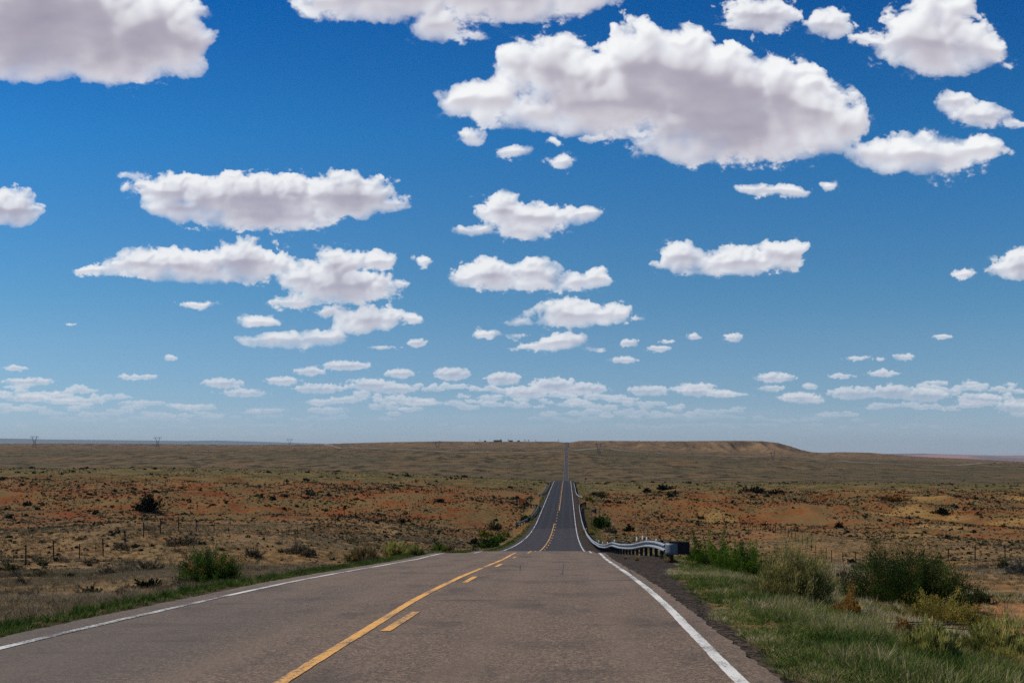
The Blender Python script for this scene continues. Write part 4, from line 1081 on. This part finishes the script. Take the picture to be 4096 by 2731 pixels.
KINDS = {  # colour by tone, open base, share of seed heads, upward sweep of the leaves, share of leaves
 'rabbit': ([(0,(0.012,0.028,0.004)),(.4,(0.042,0.093,0.011)),(.8,(0.109,0.177,0.026)),(.9,(0.109,0.177,0.026)),(.93,(0.417,0.205,0.061))], .1, .20, .8, 1),
 'dark': ([(0,(0.008,0.017,0.004)),(.45,(0.036,0.068,0.009)),(.85,(0.101,0.143,0.022)),(.9,(0.101,0.143,0.022)),(.93,(0.275,0.167,0.051))], .0, .12, .7, 1),
 'darkgreen': ([(0,(0.009,0.025,0.004)),(.5,(0.038,0.092,0.009)),(.88,(0.101,0.189,0.023)),(1,(0.110,0.197,0.026))], .0, 0, .6, 1),
 'feather': ([(0,(.075,.078,.018)),(.4,(.22,.215,.060)),(.85,(.42,.36,.13)),(1,(.50,.36,.12))], .05, .25, 1.1, .85),
 'bright': ([(0,(0.024,0.053,0.005)),(.45,(0.095,0.175,0.014)),(.88,(0.211,0.300,0.036)),(1,(0.254,0.294,0.048))], .0, 0, .8, 1),
 'olive': ([(0,(0.084,0.070,0.012)),(.45,(0.246,0.203,0.033)),(.88,(0.444,0.335,0.073)),(1,(0.490,0.296,0.066))], .0, .10, .5, 1),
 'yellow': ([(0,(0.134,0.066,0.012)),(.45,(0.332,0.173,0.031)),(.88,(0.516,0.296,0.065)),(1,(0.549,0.302,0.058))], .0, 0, .6, 1),
 'twig': ([(0,(.085,.055,.034)),(.5,(.17,.112,.070)),(1,(.26,.185,.125))], .0, 0, .8, .3),
 'sage': ([(0,(0.039,0.041,0.014)),(.45,(0.097,0.091,0.035)),(.88,(0.194,0.168,0.071)),(1,(0.233,0.180,0.082))], .0, 0, .5, 1),
 'greysage': ([(0,(0.059,0.046,0.024)),(.45,(0.154,0.119,0.070)),(.88,(0.285,0.220,0.136)),(1,(0.321,0.242,0.150))], .0, 0, .5, 1),
 'bluesage': ([(0,(.05,.052,.042)),(.45,(.12,.122,.100)),(.88,(.20,.20,.17)),(1,(.23,.22,.18))], .0, 0, .5, 1),
 'pale': ([(0,(0.123,0.133,0.027)),(.45,(0.331,0.320,0.078)),(.88,(0.586,0.500,0.166)),(.9,(0.567,0.438,0.159)),(1,(0.600,0.423,0.119))], .1, .15, 1.2, 1),
 'rust': ([(0,(0.088,0.046,0.013)),(.45,(0.209,0.112,0.028)),(.88,(0.327,0.188,0.051)),(.9,(0.327,0.188,0.051)),(1,(0.600,0.225,0.045))], .0, .4, .6, 1),
 'straw': ([(0,(.15,.10,.038)),(.5,(.29,.205,.085)),(1,(.40,.30,.14))], .1, 0, 1.2, 1),
 'blackgreen': ([(0,(.005,.008,.003)),(.5,(.013,.019,.007)),(1,(.032,.038,.014))], .0, 0, .5, 1)}  # leaves near black in their own colour

def build_bushes():
    mats = {}
    for i, (px, py, w, h, kind, label) in enumerate(BUSHES):
        stops, ob, head, up, share = KINDS[kind]
        if kind not in mats: mats[kind] = foliage('leaves_' + kind, stops, 0.32)
        rs = np.random.RandomState(100 + i)
        if py > 1440:        # close to the viewer, on the near verge
            u = (px - 1176) / 2287; Y = {1538: 11.0, 1572: 9.8, 1500: 12.8}.get(py, 12.0); p = Vector((u * Y, Y, float(land(np.array([u * Y]), np.array([Y]))[0])))
        else: p = locate(px, py)
        s = p.y / 2287.0; W = w * s; H = h * s
        pix = p.y / 996.0                                   # metres per pixel of the finished picture
        area = (w * h) * 0.19
        n = int(min(70000, max(500, area * (16 if kind in ('dark', 'blackgreen', 'darkgreen') else 11) * share))); cl = int(min(420, max(60, area * 0.085)))
        ll = max(0.030, pix * 1.7) * (1.4 if up > 1 else 1.0); lw = max(0.008, pix * (0.42 if kind in ('feather', 'pale', 'twig', 'straw') else 0.62))
        if kind in ('feather', 'pale', 'twig', 'straw'): ll *= 1.8
        V, F, T, c = bush_arrays(W, W * .85, H, cl, n, ll, lw, rs, ob, head, up=up)
        r = empty('bush' if kind not in ('sage', 'greysage', 'bluesage') else 'sagebrush', p - Vector((0, 0, .02)), 0)
        tag(r, label, 'shrub', 'shrubs that stand out on the verges and slopes')
        link('foliage', np_mesh('foliage', V, F, 3, T), mats[kind], r)
        if w > 30:
            k = 3 if kind in ('feather', 'twig', 'pale', 'rabbit') else 1
            V, F, T = stems_arrays(c, rs, cl * k, max(.006, pix * .22), min(.3, W * .12))
            link('stems', np_mesh('stems', V, F, 3, T), M_STEM if kind not in ('dark', 'blackgreen', 'darkgreen') else M_STEM_DARK, r)

def scatter(n, y0, y1, x0=-330, x1=2700, power=1.0, avoid=(-7.4, 3.8)):
    """places on the land spread evenly over the ground within the field of view"""
    Y = (RS.uniform(0, 1, n) * (y1 ** (2 * power) - y0 ** (2 * power)) + y0 ** (2 * power)) ** (1 / (2 * power))
    X = (RS.uniform(x0, x1, n) - 1176) / 2287 * Y
    xr = X - SKEW * Y; k = (xr < avoid[0]) | (xr > avoid[1])
    X, Y = X[k], Y[k]; return X, Y

def build_scrub():
    # individual small shrubs: a few models, many copies
    sm = {k: foliage('leaves_small_' + k, KINDS[k][0], .2) for k in ('greysage', 'sage', 'blackgreen')}
    protos = []
    for v in range(9):
        rs = np.random.RandomState(500 + v); kind = ('greysage', 'greysage', 'sage', 'greysage', 'blackgreen', 'greysage', 'sage', 'greysage', 'greysage')[v]
        V, F, T, c = bush_arrays(1.0, .9, .55 + .1 * rs.rand(), 34, 950, .075, .020, rs, 0.0, 0, up=.55, ragged=.35)
        V2, F2, T2 = stems_arrays(c, rs, 30, .006, .1, .25)
        me = np_mesh('shrub', np.concatenate([V, V2]), np.concatenate([F, F2 + len(V)]), 3, np.concatenate([T, T2])); me.materials.append(sm[kind]); protos.append((kind, me))
    zones = [('left', 'small %s tuft of brush on the tan ground left of the road', 'small shrubs left of the road', -160, 1100, 145), ('right', 'small %s tuft of brush on the ground right of the road', 'small shrubs right of the road', 1500, 2480, 140)]
    for side, lab, grp, xa, xb, cnt in zones:
        X, Y = scatter(cnt * 3, 19 if side == 'left' else 30, 145, xa, xb, 0.62); k = 0
        Z = land(X, Y); d = X - SKEW * Y
        for x, y, z, dd in zip(X, Y, Z, d):
            if k >= cnt: break
            if side == 'left' and dd > -9.5: continue
            if side == 'right' and dd < 11: continue
            kind, me = protos[rnd.randrange(len(protos))]
            s = rnd.uniform(0.45, 1.15) * (1 if y > 40 else .75)
            o = link('sagebrush', me, None, None, (x, y, z - .03), rnd.uniform(0, 6.28)); o.scale = (s * rnd.uniform(.9, 1.4), s, s * rnd.uniform(.55, .95))
            word = {'greysage': 'grey-brown', 'sage': 'olive', 'blackgreen': 'dark'}[kind]
            tag(o, lab % word, 'shrub', grp + ', ' + word); k += 1
    # countless dots of scrub over the slopes as one mass
    parts = []
    def dots(n, y0, y1, size, tone, power, hk, leaves=9, avoid=(-9.5, 6.5), cl=None):
        X, Y = scatter(n, y0, y1, power=power, avoid=avoid)
        m = fbm(X / 28.0, Y / 40.0, 71, 3) if cl is None else fbm(X / cl, Y / cl, 72, 3)
        keep = m + RS.uniform(-.35, .35, len(X)) > -.05; X, Y = X[keep], Y[keep]
        Z = land(X, Y); n = len(X); s = size * RS.lognormal(0, .38, n) * (0.6 + 0.4 * np.clip(Y / 200, 0, 1.2))
        Vp = []; base = np.stack([X, Y, Z], -1)
        P = np.repeat(base, leaves, 0); S = np.repeat(s, leaves)
        a = RS.uniform(0, 6.283, n * leaves); el = RS.uniform(0, 1, n * leaves)
        D = np.stack([np.cos(a) * np.cos(el * 1.4), np.sin(a) * np.cos(el * 1.4), np.sin(el * 1.4) * hk], -1)
        c = P + D * (S * RS.uniform(.12, .42, n * leaves))[:, None]
        A = RS.normal(0, 1, (n * leaves, 3)); A /= np.linalg.norm(A, axis=1, keepdims=True); B = np.cross(A, D); B /= np.linalg.norm(B, axis=1, keepdims=True) + 1e-6
        r = (S * RS.uniform(.14, .30, n * leaves))[:, None]
        V = np.stack([c - A * r, c + B * r * .8, c + A * r * .9, c - B * r * .7], 1).reshape(-1, 3)
        b = np.arange(n * leaves)[:, None] * 4; F = np.concatenate([b + [0, 1, 2], b + [0, 2, 3]], 1).reshape(-1, 3)
        T = np.clip(np.repeat(tone(n), leaves) + RS.normal(0, .08, n * leaves), 0, 1)
        return V, F, np.repeat(T, 4)
    mix2 = lambda n: np.where(RS.uniform(0, 1, n) < .30, RS.uniform(.05, .3, n), RS.uniform(.35, .75, n))
    mix = lambda n: np.where(RS.uniform(0, 1, n) < .52, RS.uniform(.0, .22, n), RS.uniform(.38, .90, n))
    parts.append(dots(15000, 45, 170, .38, mix, .85, .75, 14))
    parts.append(dots(70000, 120, 330, .47, mix, 1.0, .7, 8))
    parts.append(dots(42000, 240, 470, .46, mix2, 1.0, .6, 6))
    parts.append(dots(1500, 230, 470, 1.25, lambda n: RS.uniform(.05, .35, n), 1.0, .5, 18)); parts.append(dots(700, 120, 300, 1.1, lambda n: RS.uniform(.0, .3, n), 1.0, .6, 20))
    parts.append(dots(22000, 1450, 3500, 1.9, lambda n: RS.uniform(0.1, .4, n), 1.0, .45, 5, avoid=(-26, 22), cl=300.0))
    o = merged('scrub', parts, foliage('scrub_leaves', [(0, (.014, .016, .006)), (.25, (.032, .032, .012)), (.45, (.090, .074, .032)), (.8, (.18, .138, .075)), (1, (.23, .18, .115))], .15))
    tag(o, 'countless dark and grey dots of low desert scrub over slopes and plain', 'scrub', kind='stuff')

def build_grass():
    # dry bunch grass over the near fields
    parts = []
    for n, y0, y1, x0, x1, h, r, per, wd, pw in ((15000, 15, 60, -200, 900, .24, .22, 18, .012, .8), (34000, 50, 150, -160, 1150, .25, .28, 10, .028, .95), (14000, 125, 240, -160, 1180, .26, .34, 8, .05, 1.0),
                                         (8500, 15, 70, 1850, 3050, .24, .18, 18, .012, .8), (19000, 50, 150, 1500, 2900, .19, .22, 10, .028, .95), (6000, 120, 230, 1420, 2500, .24, .3, 9, .05, 1.0)):
        X, Y = scatter(n, y0, y1, x0, x1, pw, avoid=(-8.2, 7.0))
        m = fbm(X / 7.0, Y / 10.0, 73, 4) + .12 + RS.uniform(-.25, .25, len(X)); k = (m > 0) & ~((X - SKEW * Y > 7) & (Y < 28) & (RS.uniform(0, 1, len(X)) < .85)); X, Y = X[k], Y[k]; Z = land(X, Y); n_ = len(X)
        C_ = np.stack([X, Y, Z], -1)
        tone = np.clip(.52 + .5 * fbm(X / 9.0, Y / 9.0, 74, 3) + RS.normal(0, .20, n_), 0, 1)
        parts.append(tufts(C_, r * RS.uniform(.6, 1.5, n_), h * RS.uniform(.5, 1.4, n_), per, wd, tone, .75))
    o = merged('dry_grass', parts, foliage('dry_grass_blades', [(0, (.038, .034, .014)), (.3, (.100, .080, .038)), (.6, (.205, .158, .088)), (1, (.34, .27, .165))], .3))
    tag(o, 'dry tan bunch grass over the fields either side of the road', 'dry grass', kind='stuff')
    # verges
    parts = []
    def verge(n, y0, y1, xa, xb, per, h, wd, rad, tone_f, pw=1.0, seed=75):
        Y = (RS.uniform(0, 1, n) * (y1 ** pw - y0 ** pw) + y0 ** pw) ** (1 / pw); xr = RS.uniform(xa, xb, n)
        X = xr + SKEW * Y; Z = land(X, Y); C_ = np.stack([X, Y, Z], -1)
        tone, keep, hm = tone_f(xr, Y, X); C_ = C_[keep]; tone = tone[keep]; hm = hm[keep]; m_ = len(C_)
        parts.append(tufts(C_, rad * RS.uniform(.6, 1.4, m_), h * hm * RS.uniform(.6, 1.35, m_), per, wd, np.clip(tone + RS.normal(0, .07, m_), 0, 1), .8, .10))
    # left: a dark green strip along the pavement
    def left(xr, Y, X):
        e = .22 * perlin(Y * .55, Y * 0 + 3, 76) + .12 * perlin(Y * 1.9, Y * 0 + 1, 77)
        d = -6.62 + e - xr; green = 1 - sstep(.45, 1.0, d)
        t = .40 - .30 * green * (1 - .55 * (1 - sstep(0, .35, d))) + .12 * fbm(X, Y, 78, 3); t = np.where(green < .3, .58 + .25 * fbm(X, Y, 78, 3), t)
        return t, (d > 0) & (RS.uniform(0, 1, len(X)) < (.25 + .75 * green)), .50 + .45 * sstep(.1, .5, d) * green + .1
    verge(5200, 6, 46, -9.0, -6.45, 18, .19, .011, .10, left, .7)
    verge(3800, 44, 130, -8.8, -6.5, 12, .22, .028, .18, left, 1.0)
    verge(3200, 120, 420, -10.5, -6.6, 9, .30, .07, .35, left, 1.0)
    # right: rough grey-green and straw grass beyond the black gravel
    def right(xr, Y, X):
        lim = 1.86 + .66 * sstep(8, 27, Y) + 1.55 * sstep(25, 38, Y) - .95 * sstep(46, 85, Y)
        e = .28 * perlin(Y * .7, Y * 0 + 5, 86) + .16 * perlin(Y * 2.4, Y * 0 + 8, 87)
        d = xr - lim - .12 + e; g = fbm(X / 1.3, Y / 1.9, 88, 4)
        g2 = fbm(X / 4.5, Y / 6.0, 89, 3)
        t = .27 + .55 * g + .75 * np.clip(g2 + .02, -.2, .6) + .26 * sstep(1.6, 4.2, d) + .10 * sstep(0, .3, .35 - d)
        t = t + RS.normal(0, .10, len(X)) + np.where(RS.uniform(0, 1, len(X)) < .10, .35, 0)
        dirt = (xr > 7.3 + 1.2 * perlin(X * .7, Y * .5, 91)) & (Y > 15.5) & (Y < 28)
        return t, (d > 0) & (~dirt | (RS.uniform(0, 1, len(X)) < .10)) & (g + RS.uniform(-.4, .6, len(X)) > -.35), .45 + .65 * sstep(.1, 1.4, d) + .45 * np.clip(g, -1, 1)
    verge(9500, 5.0, 15, 1.9, 8.0, 22, .20, .0085, .11, right, .9)
    verge(9500, 14, 30, 2.0, 11.5, 18, .22, .011, .13, right, .9)
    verge(5200, 29, 60, 3.4, 14, 14, .24, .020, .18, right, 1.0)
    verge(3800, 58, 190, 2.9, 13, 10, .28, .040, .26, right, 1.0)
    verge(1600, 185, 420, 3.0, 10, 8, .32, .08, .38, right, 1.0)
    o = merged('verge_grass', parts, foliage('verge_grass_blades', [(0, (.024, .050, .006)), (.22, (.070, .118, .018)), (.42, (.175, .190, .048)), (.60, (.30, .250, .110)), (.8, (.41, .325, .18)), (1, (.50, .41, .25))], .3))
    tag(o, 'green and straw-coloured grass along both edges of the pavement', 'verge grass', kind='stuff')

def build_litter():
    # dead branches and a tumble of bleached sticks on the right verge
    def sticks(px, py, n, L, w, label, name, mat, seed, spread=.4, Y=None, rise=.15):
        if Y is None: p = locate(px, py)
        else:
            u = (px - 1176) / 2287; p = Vector((u * Y, Y, float(land(np.array([u * Y]), np.array([Y]))[0])))
        r = random.Random(seed); m = MB()
        for k in range(n):
            a = r.gauss(0, .5) + (math.pi if r.random() < .4 else 0); b = Vector((r.gauss(0, spread), r.gauss(0, spread * .4), .03)); l = L * r.uniform(.4, 1)
            e = b + Vector((math.cos(a) * l, math.sin(a) * l * .5, r.uniform(0, rise))); mid = (b + e) / 2 + Vector((0, 0, r.uniform(0, .08)))
            m.bar(b, mid, w, w * .8, 4); m.bar(mid, e, w * .8, w * .4, 4)
        o = m.build(name, mat, None, p); tag(o, label, 'branch')
    sticks(1724, 1392, 1, .1, .01, 'x', 'twig', M_STICK, 1) if False else None
    sticks(1722, 1391 - 2, 26, .42, .012, 'fan of bleached yellow sticks on the black gravel near the guardrail end', 'dead_branch', M_STRAW, 3, .12, 24.5)
    sticks(2010, 1434, 16, 1.5, .014, 'dark fallen branches lying in the grass below the yellow bush', 'dead_branch', M_BARK, 4, .35, 14.5, .1)

def build_clumps_under_rail():
    mt = foliage('rail_grass', KINDS['straw'][0], .3)
    for i, (px, py, h, lab) in enumerate(((1462, 1287, 20, 'straw tuft under the guardrail, left of the dead stick'), (1531, 1291, 21, 'straw tuft under the guardrail nearest its curved end'), (1436, 1283, 11, 'small straw tuft under the guardrail left of the larger ones'), (1585, 1283, 15, 'straw tuft right of the dark guardrail end plate'))):
        p = locate(px, py); s = p.y / 2287
        V, F, T = tufts(np.array([tuple(p)]), np.array([h * s * .42]), np.array([h * s]), 130, .012, np.array([.5]), .9, .25)
        V = V - np.array(tuple(p)); o = link('grass_tuft', np_mesh('grass_tuft', V, F, 3, T), mt, None, p); tag(o, lab, 'grass tuft', 'straw tufts under the near guardrail')

def build_tracks():
    mt = plain('dirt_track', (.185, .145, .095), .95, var=.2, scale=.05)
    for k, (pts, w) in enumerate(((((640,1018.5),(760,1024),(850,1029),(950,1033),(1080,1038.6),(1180,1039.2),(1240,1038),(1290,1035.5)), 17.0),
                   (((1316,1034.5),(1345,1031.5),(1385,1029),(1440,1036),(1500,1040),(1600,1045),(1700,1048),(1760,1049)), 17.0),
                   (((1795,1047.5),(1850,1052),(1920,1058),(2000,1063.5),(2090,1068),(2170,1068.5),(2230,1066),(2300,1062.5)), 17.0),
                   (((270,1022.6),(330,1024),(420,1024.6),(520,1024)), 17.0))):
        P = [locate(x, y) for x, y in pts]
        P = [p for p in P if 900 < p.y < 3600 or True]
        # smooth, even steps and drape
        out = []
        for a, b in zip(P[:-1], P[1:]):
            n = max(2, int((b - a).length / 12))
            for j in range(n): out.append(a.lerp(b, j / n))
        out.append(P[-1]); m = MB()
        xy = np.array([(p.x, p.y) for p in out])
        for _ in range(6): xy[1:-1] = (xy[:-2] + xy[1:-1] + xy[2:]) / 3
        d = np.gradient(xy, axis=0); d /= np.linalg.norm(d, axis=1, keepdims=True) + 1e-6; nn = np.stack([-d[:, 1], d[:, 0]], -1) * w / 2
        Q = xy[:, None, :] + nn[:, None, :] * np.array([-1, -.33, .33, 1])[None, :, None]
        zq = land(Q[..., 0], Q[..., 1]) + .45
        rows = [[(Q[a, b, 0], Q[a, b, 1], zq[a, b]) for b in range(4)] for a in range(len(Q))]
        m.sheet(rows); o = m.build('dirt_track', mt); tag(o, kind='structure')

# ---------------------------------------------------------------- put it together
build_world()
M_STEEL = plain('galvanised_steel', (.23, .245, .26), .6, .25, .12, 3.0, .5)
M_STEEL_DULL = plain('weathered_steel', (.15, .17, .19), .55, .35, .2, 5.0, .4)
M_WOOD = plain('dark_timber', (.030, .025, .022), .9, 0, .4, 6.0)
M_FPOST = plain('rusted_post', (.008, .007, .007), .9, 0, .3, 5.0, 0.05)
M_FWOOD = plain('weathered_timber', (.16, .14, .12), .9, 0, .3, 5.0)
M_REFLECT = plain('white_reflector', (.66, .66, .64), .5, 0, .05, 3.0)
M_REFLECT_D = plain('grey_reflector', (.22, .22, .26), .5, 0, .05, 3.0)
M_BLACK = plain('black_paint', (.012, .012, .012), .6, 0, .1)
M_DARKPLATE = plain('shaded_plate', (.010, .010, .011), .7, 0, .2)
M_DIAMOND = plain('amber_reflector', (.30, .11, .015), .5, 0, .2, 20.0)
M_ORANGE = plain('orange_sheeting', (.85, .17, .012), .5, 0, .06, 2.0)
M_SIGNBACK = plain('bare_aluminium_back', (.075, .068, .068), .5, .3, .1)
M_PYLON = plain('pylon_steel', (.050, .055, .065), .6, .2, .05, 1.0)
M_BARK = plain('bark', (.050, .040, .032), .95, 0, .3)
M_STICK = plain('stick', (.2, .16, .11), .9)
M_STRAW = plain('bleached_sticks', (.55, .42, .26), .9, 0, .2)
M_STEM = plain('shrub_stems', (.15, .115, .07), .95, 0, .3)
M_STEM_DARK = plain('dark_shrub_stems', (.040, .032, .018), .95, 0, .3)
M_TWIG = plain('bare_twigs', (.10, .08, .065), .95, 0, .2)
M_LEAF_DARK = plain('tree_leaves', (.040, .050, .025), .9, 0, .4)
M_ROOF = plain('roof_sheet', (.085, .070, .065), .7, 0, .2)
M_WALL_A = plain('brown_wall', (.16, .11, .09), .9, 0, .15)
M_WALL_B = plain('grey_wall', (.22, .20, .18), .9, 0, .15)
M_DARK = plain('dark_glass', (.015, .016, .018), .3, 0, .1)
M_CARPAINT = plain('dark_car_paint', (.03, .035, .045), .3, 0, .05)
M_TAIL = plain('red_lamp', (.35, .02, .015), .3, 0, .05)

ground = build_land(ground_material())
build_road()
build_tracks()

# guardrails
root, pts, zc, nrm, O = guardrail('long near guardrail right of the road, ending in a dark curved end plate', [(3.98, 40.0), (3.9, 44), (3.68, 50), (3.38, 58), (3.12, 68), (2.9, 88), (2.82, 110), (2.78, 150), (2.75, 190), (2.85, 232), (3.2, 245), (4.6, 258)], -1, True, True, 0.4)
# end plate, its shade painted in as black, with amber diamonds, square to oncoming traffic
p = pts[0]; gz = zc[0]; m = MB(); m.box((.50, .0, 0), (.74, .035, .50)); pl = m.build('end_plate', M_DARKPLATE, root, Vector((p.x + .02, p.y - .22, gz + .02)) - O)
for k in range(3):
    m = MB(); m.box((0, 0, 0), (.085, .006, .085), Matrix.Rotation(math.radians(45), 3, 'Y')); m.build('reflector', M_DIAMOND, pl, (.19, -.021, .15 - .15 * k))
# white reflector blades standing on the near posts
for i, (px, py, h) in enumerate(((1462.3, 1248, 16), (1475.6, 1247, 17.5), (1485, 1248.5, 16.5), (1507, 1251.5, 15.5), (1400, 1250, 6.5), (1384, 1252, 6), (1366, 1250, 5.5), (1356, 1240, 5))):
    Y = 52.0 + 2 * i if i < 4 else 70 + 9 * (i - 4)
    j = int(np.argmin([abs(q.y - Y) for q in pts])); q = pts[j]; s = q.y / 2287; ztop = 1.45 + (1040 - (py - h)) * s
    lat = (px - 1176) / 2287 * q.y
    r = empty('marker_post', (lat if i < 4 else q.x + .22, q.y, float(land(np.array([lat]), np.array([q.y]))[0])))
    zz = ztop - r.location.z if i < 4 else zc[j] + .36 - r.location.z
    m = MB(); m.box((0, .012, zz / 2 - .1), (.05, .012, zz + .1)); m.build('stake', M_FPOST, r)
    m = MB(); m.box((0, 0, zz - .10), (.085, .012, .20)); m.build('reflector', M_REFLECT, r)
    m = MB(); m.box((0, 0, zz - .235), (.085, .012, .07)); m.build('band', M_REFLECT_D, r)
    lab = ('leftmost of the four large white markers behind the guardrail', 'tallest of the four large white markers behind the guardrail', 'third of the four large white markers, right of the tallest', 'white marker nearest the dark guardrail end', 'small white marker where the near guardrail dips', 'second small white marker going down the guardrail', 'third small white marker going down the guardrail', 'farthest small white marker at the guardrail bend')[i]
    r.rotation_euler = (0, 0, math.radians(-42)); tag(r, lab, 'marker post', 'white marker posts behind the near guardrail')
guardrail('near guardrail left of the road with flared ends around a dark bush', [(-9.4, 187), (-8.4, 192), (-7.5, 199), (-7.0, 209), (-6.9, 232), (-7.3, 242), (-9.0, 250)], 1, True, True, 0)
guardrail('far guardrail left of the road just before the second rise', [(-8.2, 296), (-7.5, 302), (-7.0, 315), (-6.8, 350), (-6.9, 385), (-7.6, 396), (-8.8, 402)], 1, True, True, 0, False)
guardrail('far guardrail right of the road just before the second rise', [(4.3, 284), (3.4, 289), (2.8, 300), (2.7, 340), (2.75, 395), (3.3, 404), (4.5, 410)], -1, True, True, 0, False)

fence('long wire fence on dark posts over the slope left of the road', [(-38, 52), (-36, 66), (-36, 91), (-34.5, 110), (-34, 135), (-36, 157), (-36, 200), (-36, 262), (-34, 290), (-32, 400)], 3.6, 12, 1)
fence('long wire fence on dark posts below the slope right of the road', [(35, 62), (34, 76), (31, 92), (29.5, 111), (31.5, 130), (34, 157), (34, 215), (34, 277), (28, 280), (27, 300), (28, 420)], 3.7, 99, 2)

build_signs()
build_pylons()
build_car()
building(1143, 27, 12, 3.6, 2.2, 'longest low dark house on the skyline left of the road', M_WALL_A, (-9, -5, 8), 'house', .15)
building(1114, 8, 6, 2.8, 1.6, 'small dark shed left of the long house on the skyline', M_WALL_A, (-2,), 'shed', 0)
building(1173, 14, 7, 3.2, 1.8, 'pale house right of the long house on the skyline', M_WALL_B, (-4, 4), 'house', -.1)
building(1191, 8, 6, 3.0, 1.5, 'small dark shed right of the pale house on the skyline', M_WALL_A, (-2,), 'shed', .1)
for k, (px, h, w, leafy, lab) in enumerate(((1102, 8, 6, False, 'bare tree at the left end of the skyline houses'), (1150, 8.5, 8, True, 'rounded tree rising behind the long skyline house'), (1167, 9.5, 4.5, False, 'thin bare tree between the two skyline houses'),
        (1205.5, 5.5, 4.5, True, 'small round tree right of the skyline sheds'), (1214, 5.5, 5.5, True, 'second small round tree right of the skyline sheds'), (1230, 6.5, 7, False, 'bare spreading tree alone on the skyline right of the sheds'), (1282 - 0, 7.0, 7, False, 'bare shrubby tree on the skyline nearest the road'))):
    bare_tree(px, h, w, lab, leafy, 40 + k)
build_bushes()
build_scrub()
build_grass()
build_litter()
build_clumps_under_rail()

if HAZE > 0:
    m = MB(); m.box((0, 30500, 214), (200000, 64000, 960)); hz = m.mesh('haze')
    mt = bpy.data.materials.new('haze_air'); mt.use_nodes = True; mt.node_tree.nodes.clear()
    t = NT(mt.node_tree); out = t.new('ShaderNodeOutputMaterial'); v = t.new('ShaderNodeVolumePrincipled'); v.inputs['Color'].default_value = HAZE_COL
    v.inputs['Density'].default_value = HAZE; v.inputs['Anisotropy'].default_value = 0.0; t.l.new(v.outputs[0], out.inputs['Volume'])
    o = link('haze', hz, mt); tag(o, 'pale blue air over the far plain and mesas', 'haze', kind='stuff')

sun = bpy.data.lights.new('sun', 'SUN'); so = bpy.data.objects.new('sun', sun); C.objects.link(so)
sun.energy = SUN_E; sun.angle = math.radians(0.5); sun.color = (1.0, 0.94, 0.85)
so.rotation_euler = SUN_DIR.to_track_quat('Z', 'Y').to_euler()
cam = bpy.data.cameras.new('camera'); co = bpy.data.objects.new('camera', cam); C.objects.link(co)
co.location = (0, 0, 1.45); co.rotation_euler = (math.pi / 2, 0, 0)
cam.sensor_width = 36.0; cam.lens = 36.0 * F_PX / 2352.0; cam.shift_y = (HZ_PX - 784.0) / 2352.0
cam.clip_start = 0.1; cam.clip_end = 250000.0
sc = bpy.context.scene
sc.camera = co
sc.view_settings.view_transform = 'Standard'; sc.view_settings.look = 'None'; sc.view_settings.exposure = EXPO; sc.view_settings.gamma = 1.0
sc.cycles.max_bounces = 5; sc.cycles.diffuse_bounces = 2; sc.cycles.glossy_bounces = 2; sc.cycles.transmission_bounces = 3; sc.cycles.volume_bounces = 0; sc.cycles.transparent_max_bounces = 6
sc.cycles.use_denoising = False
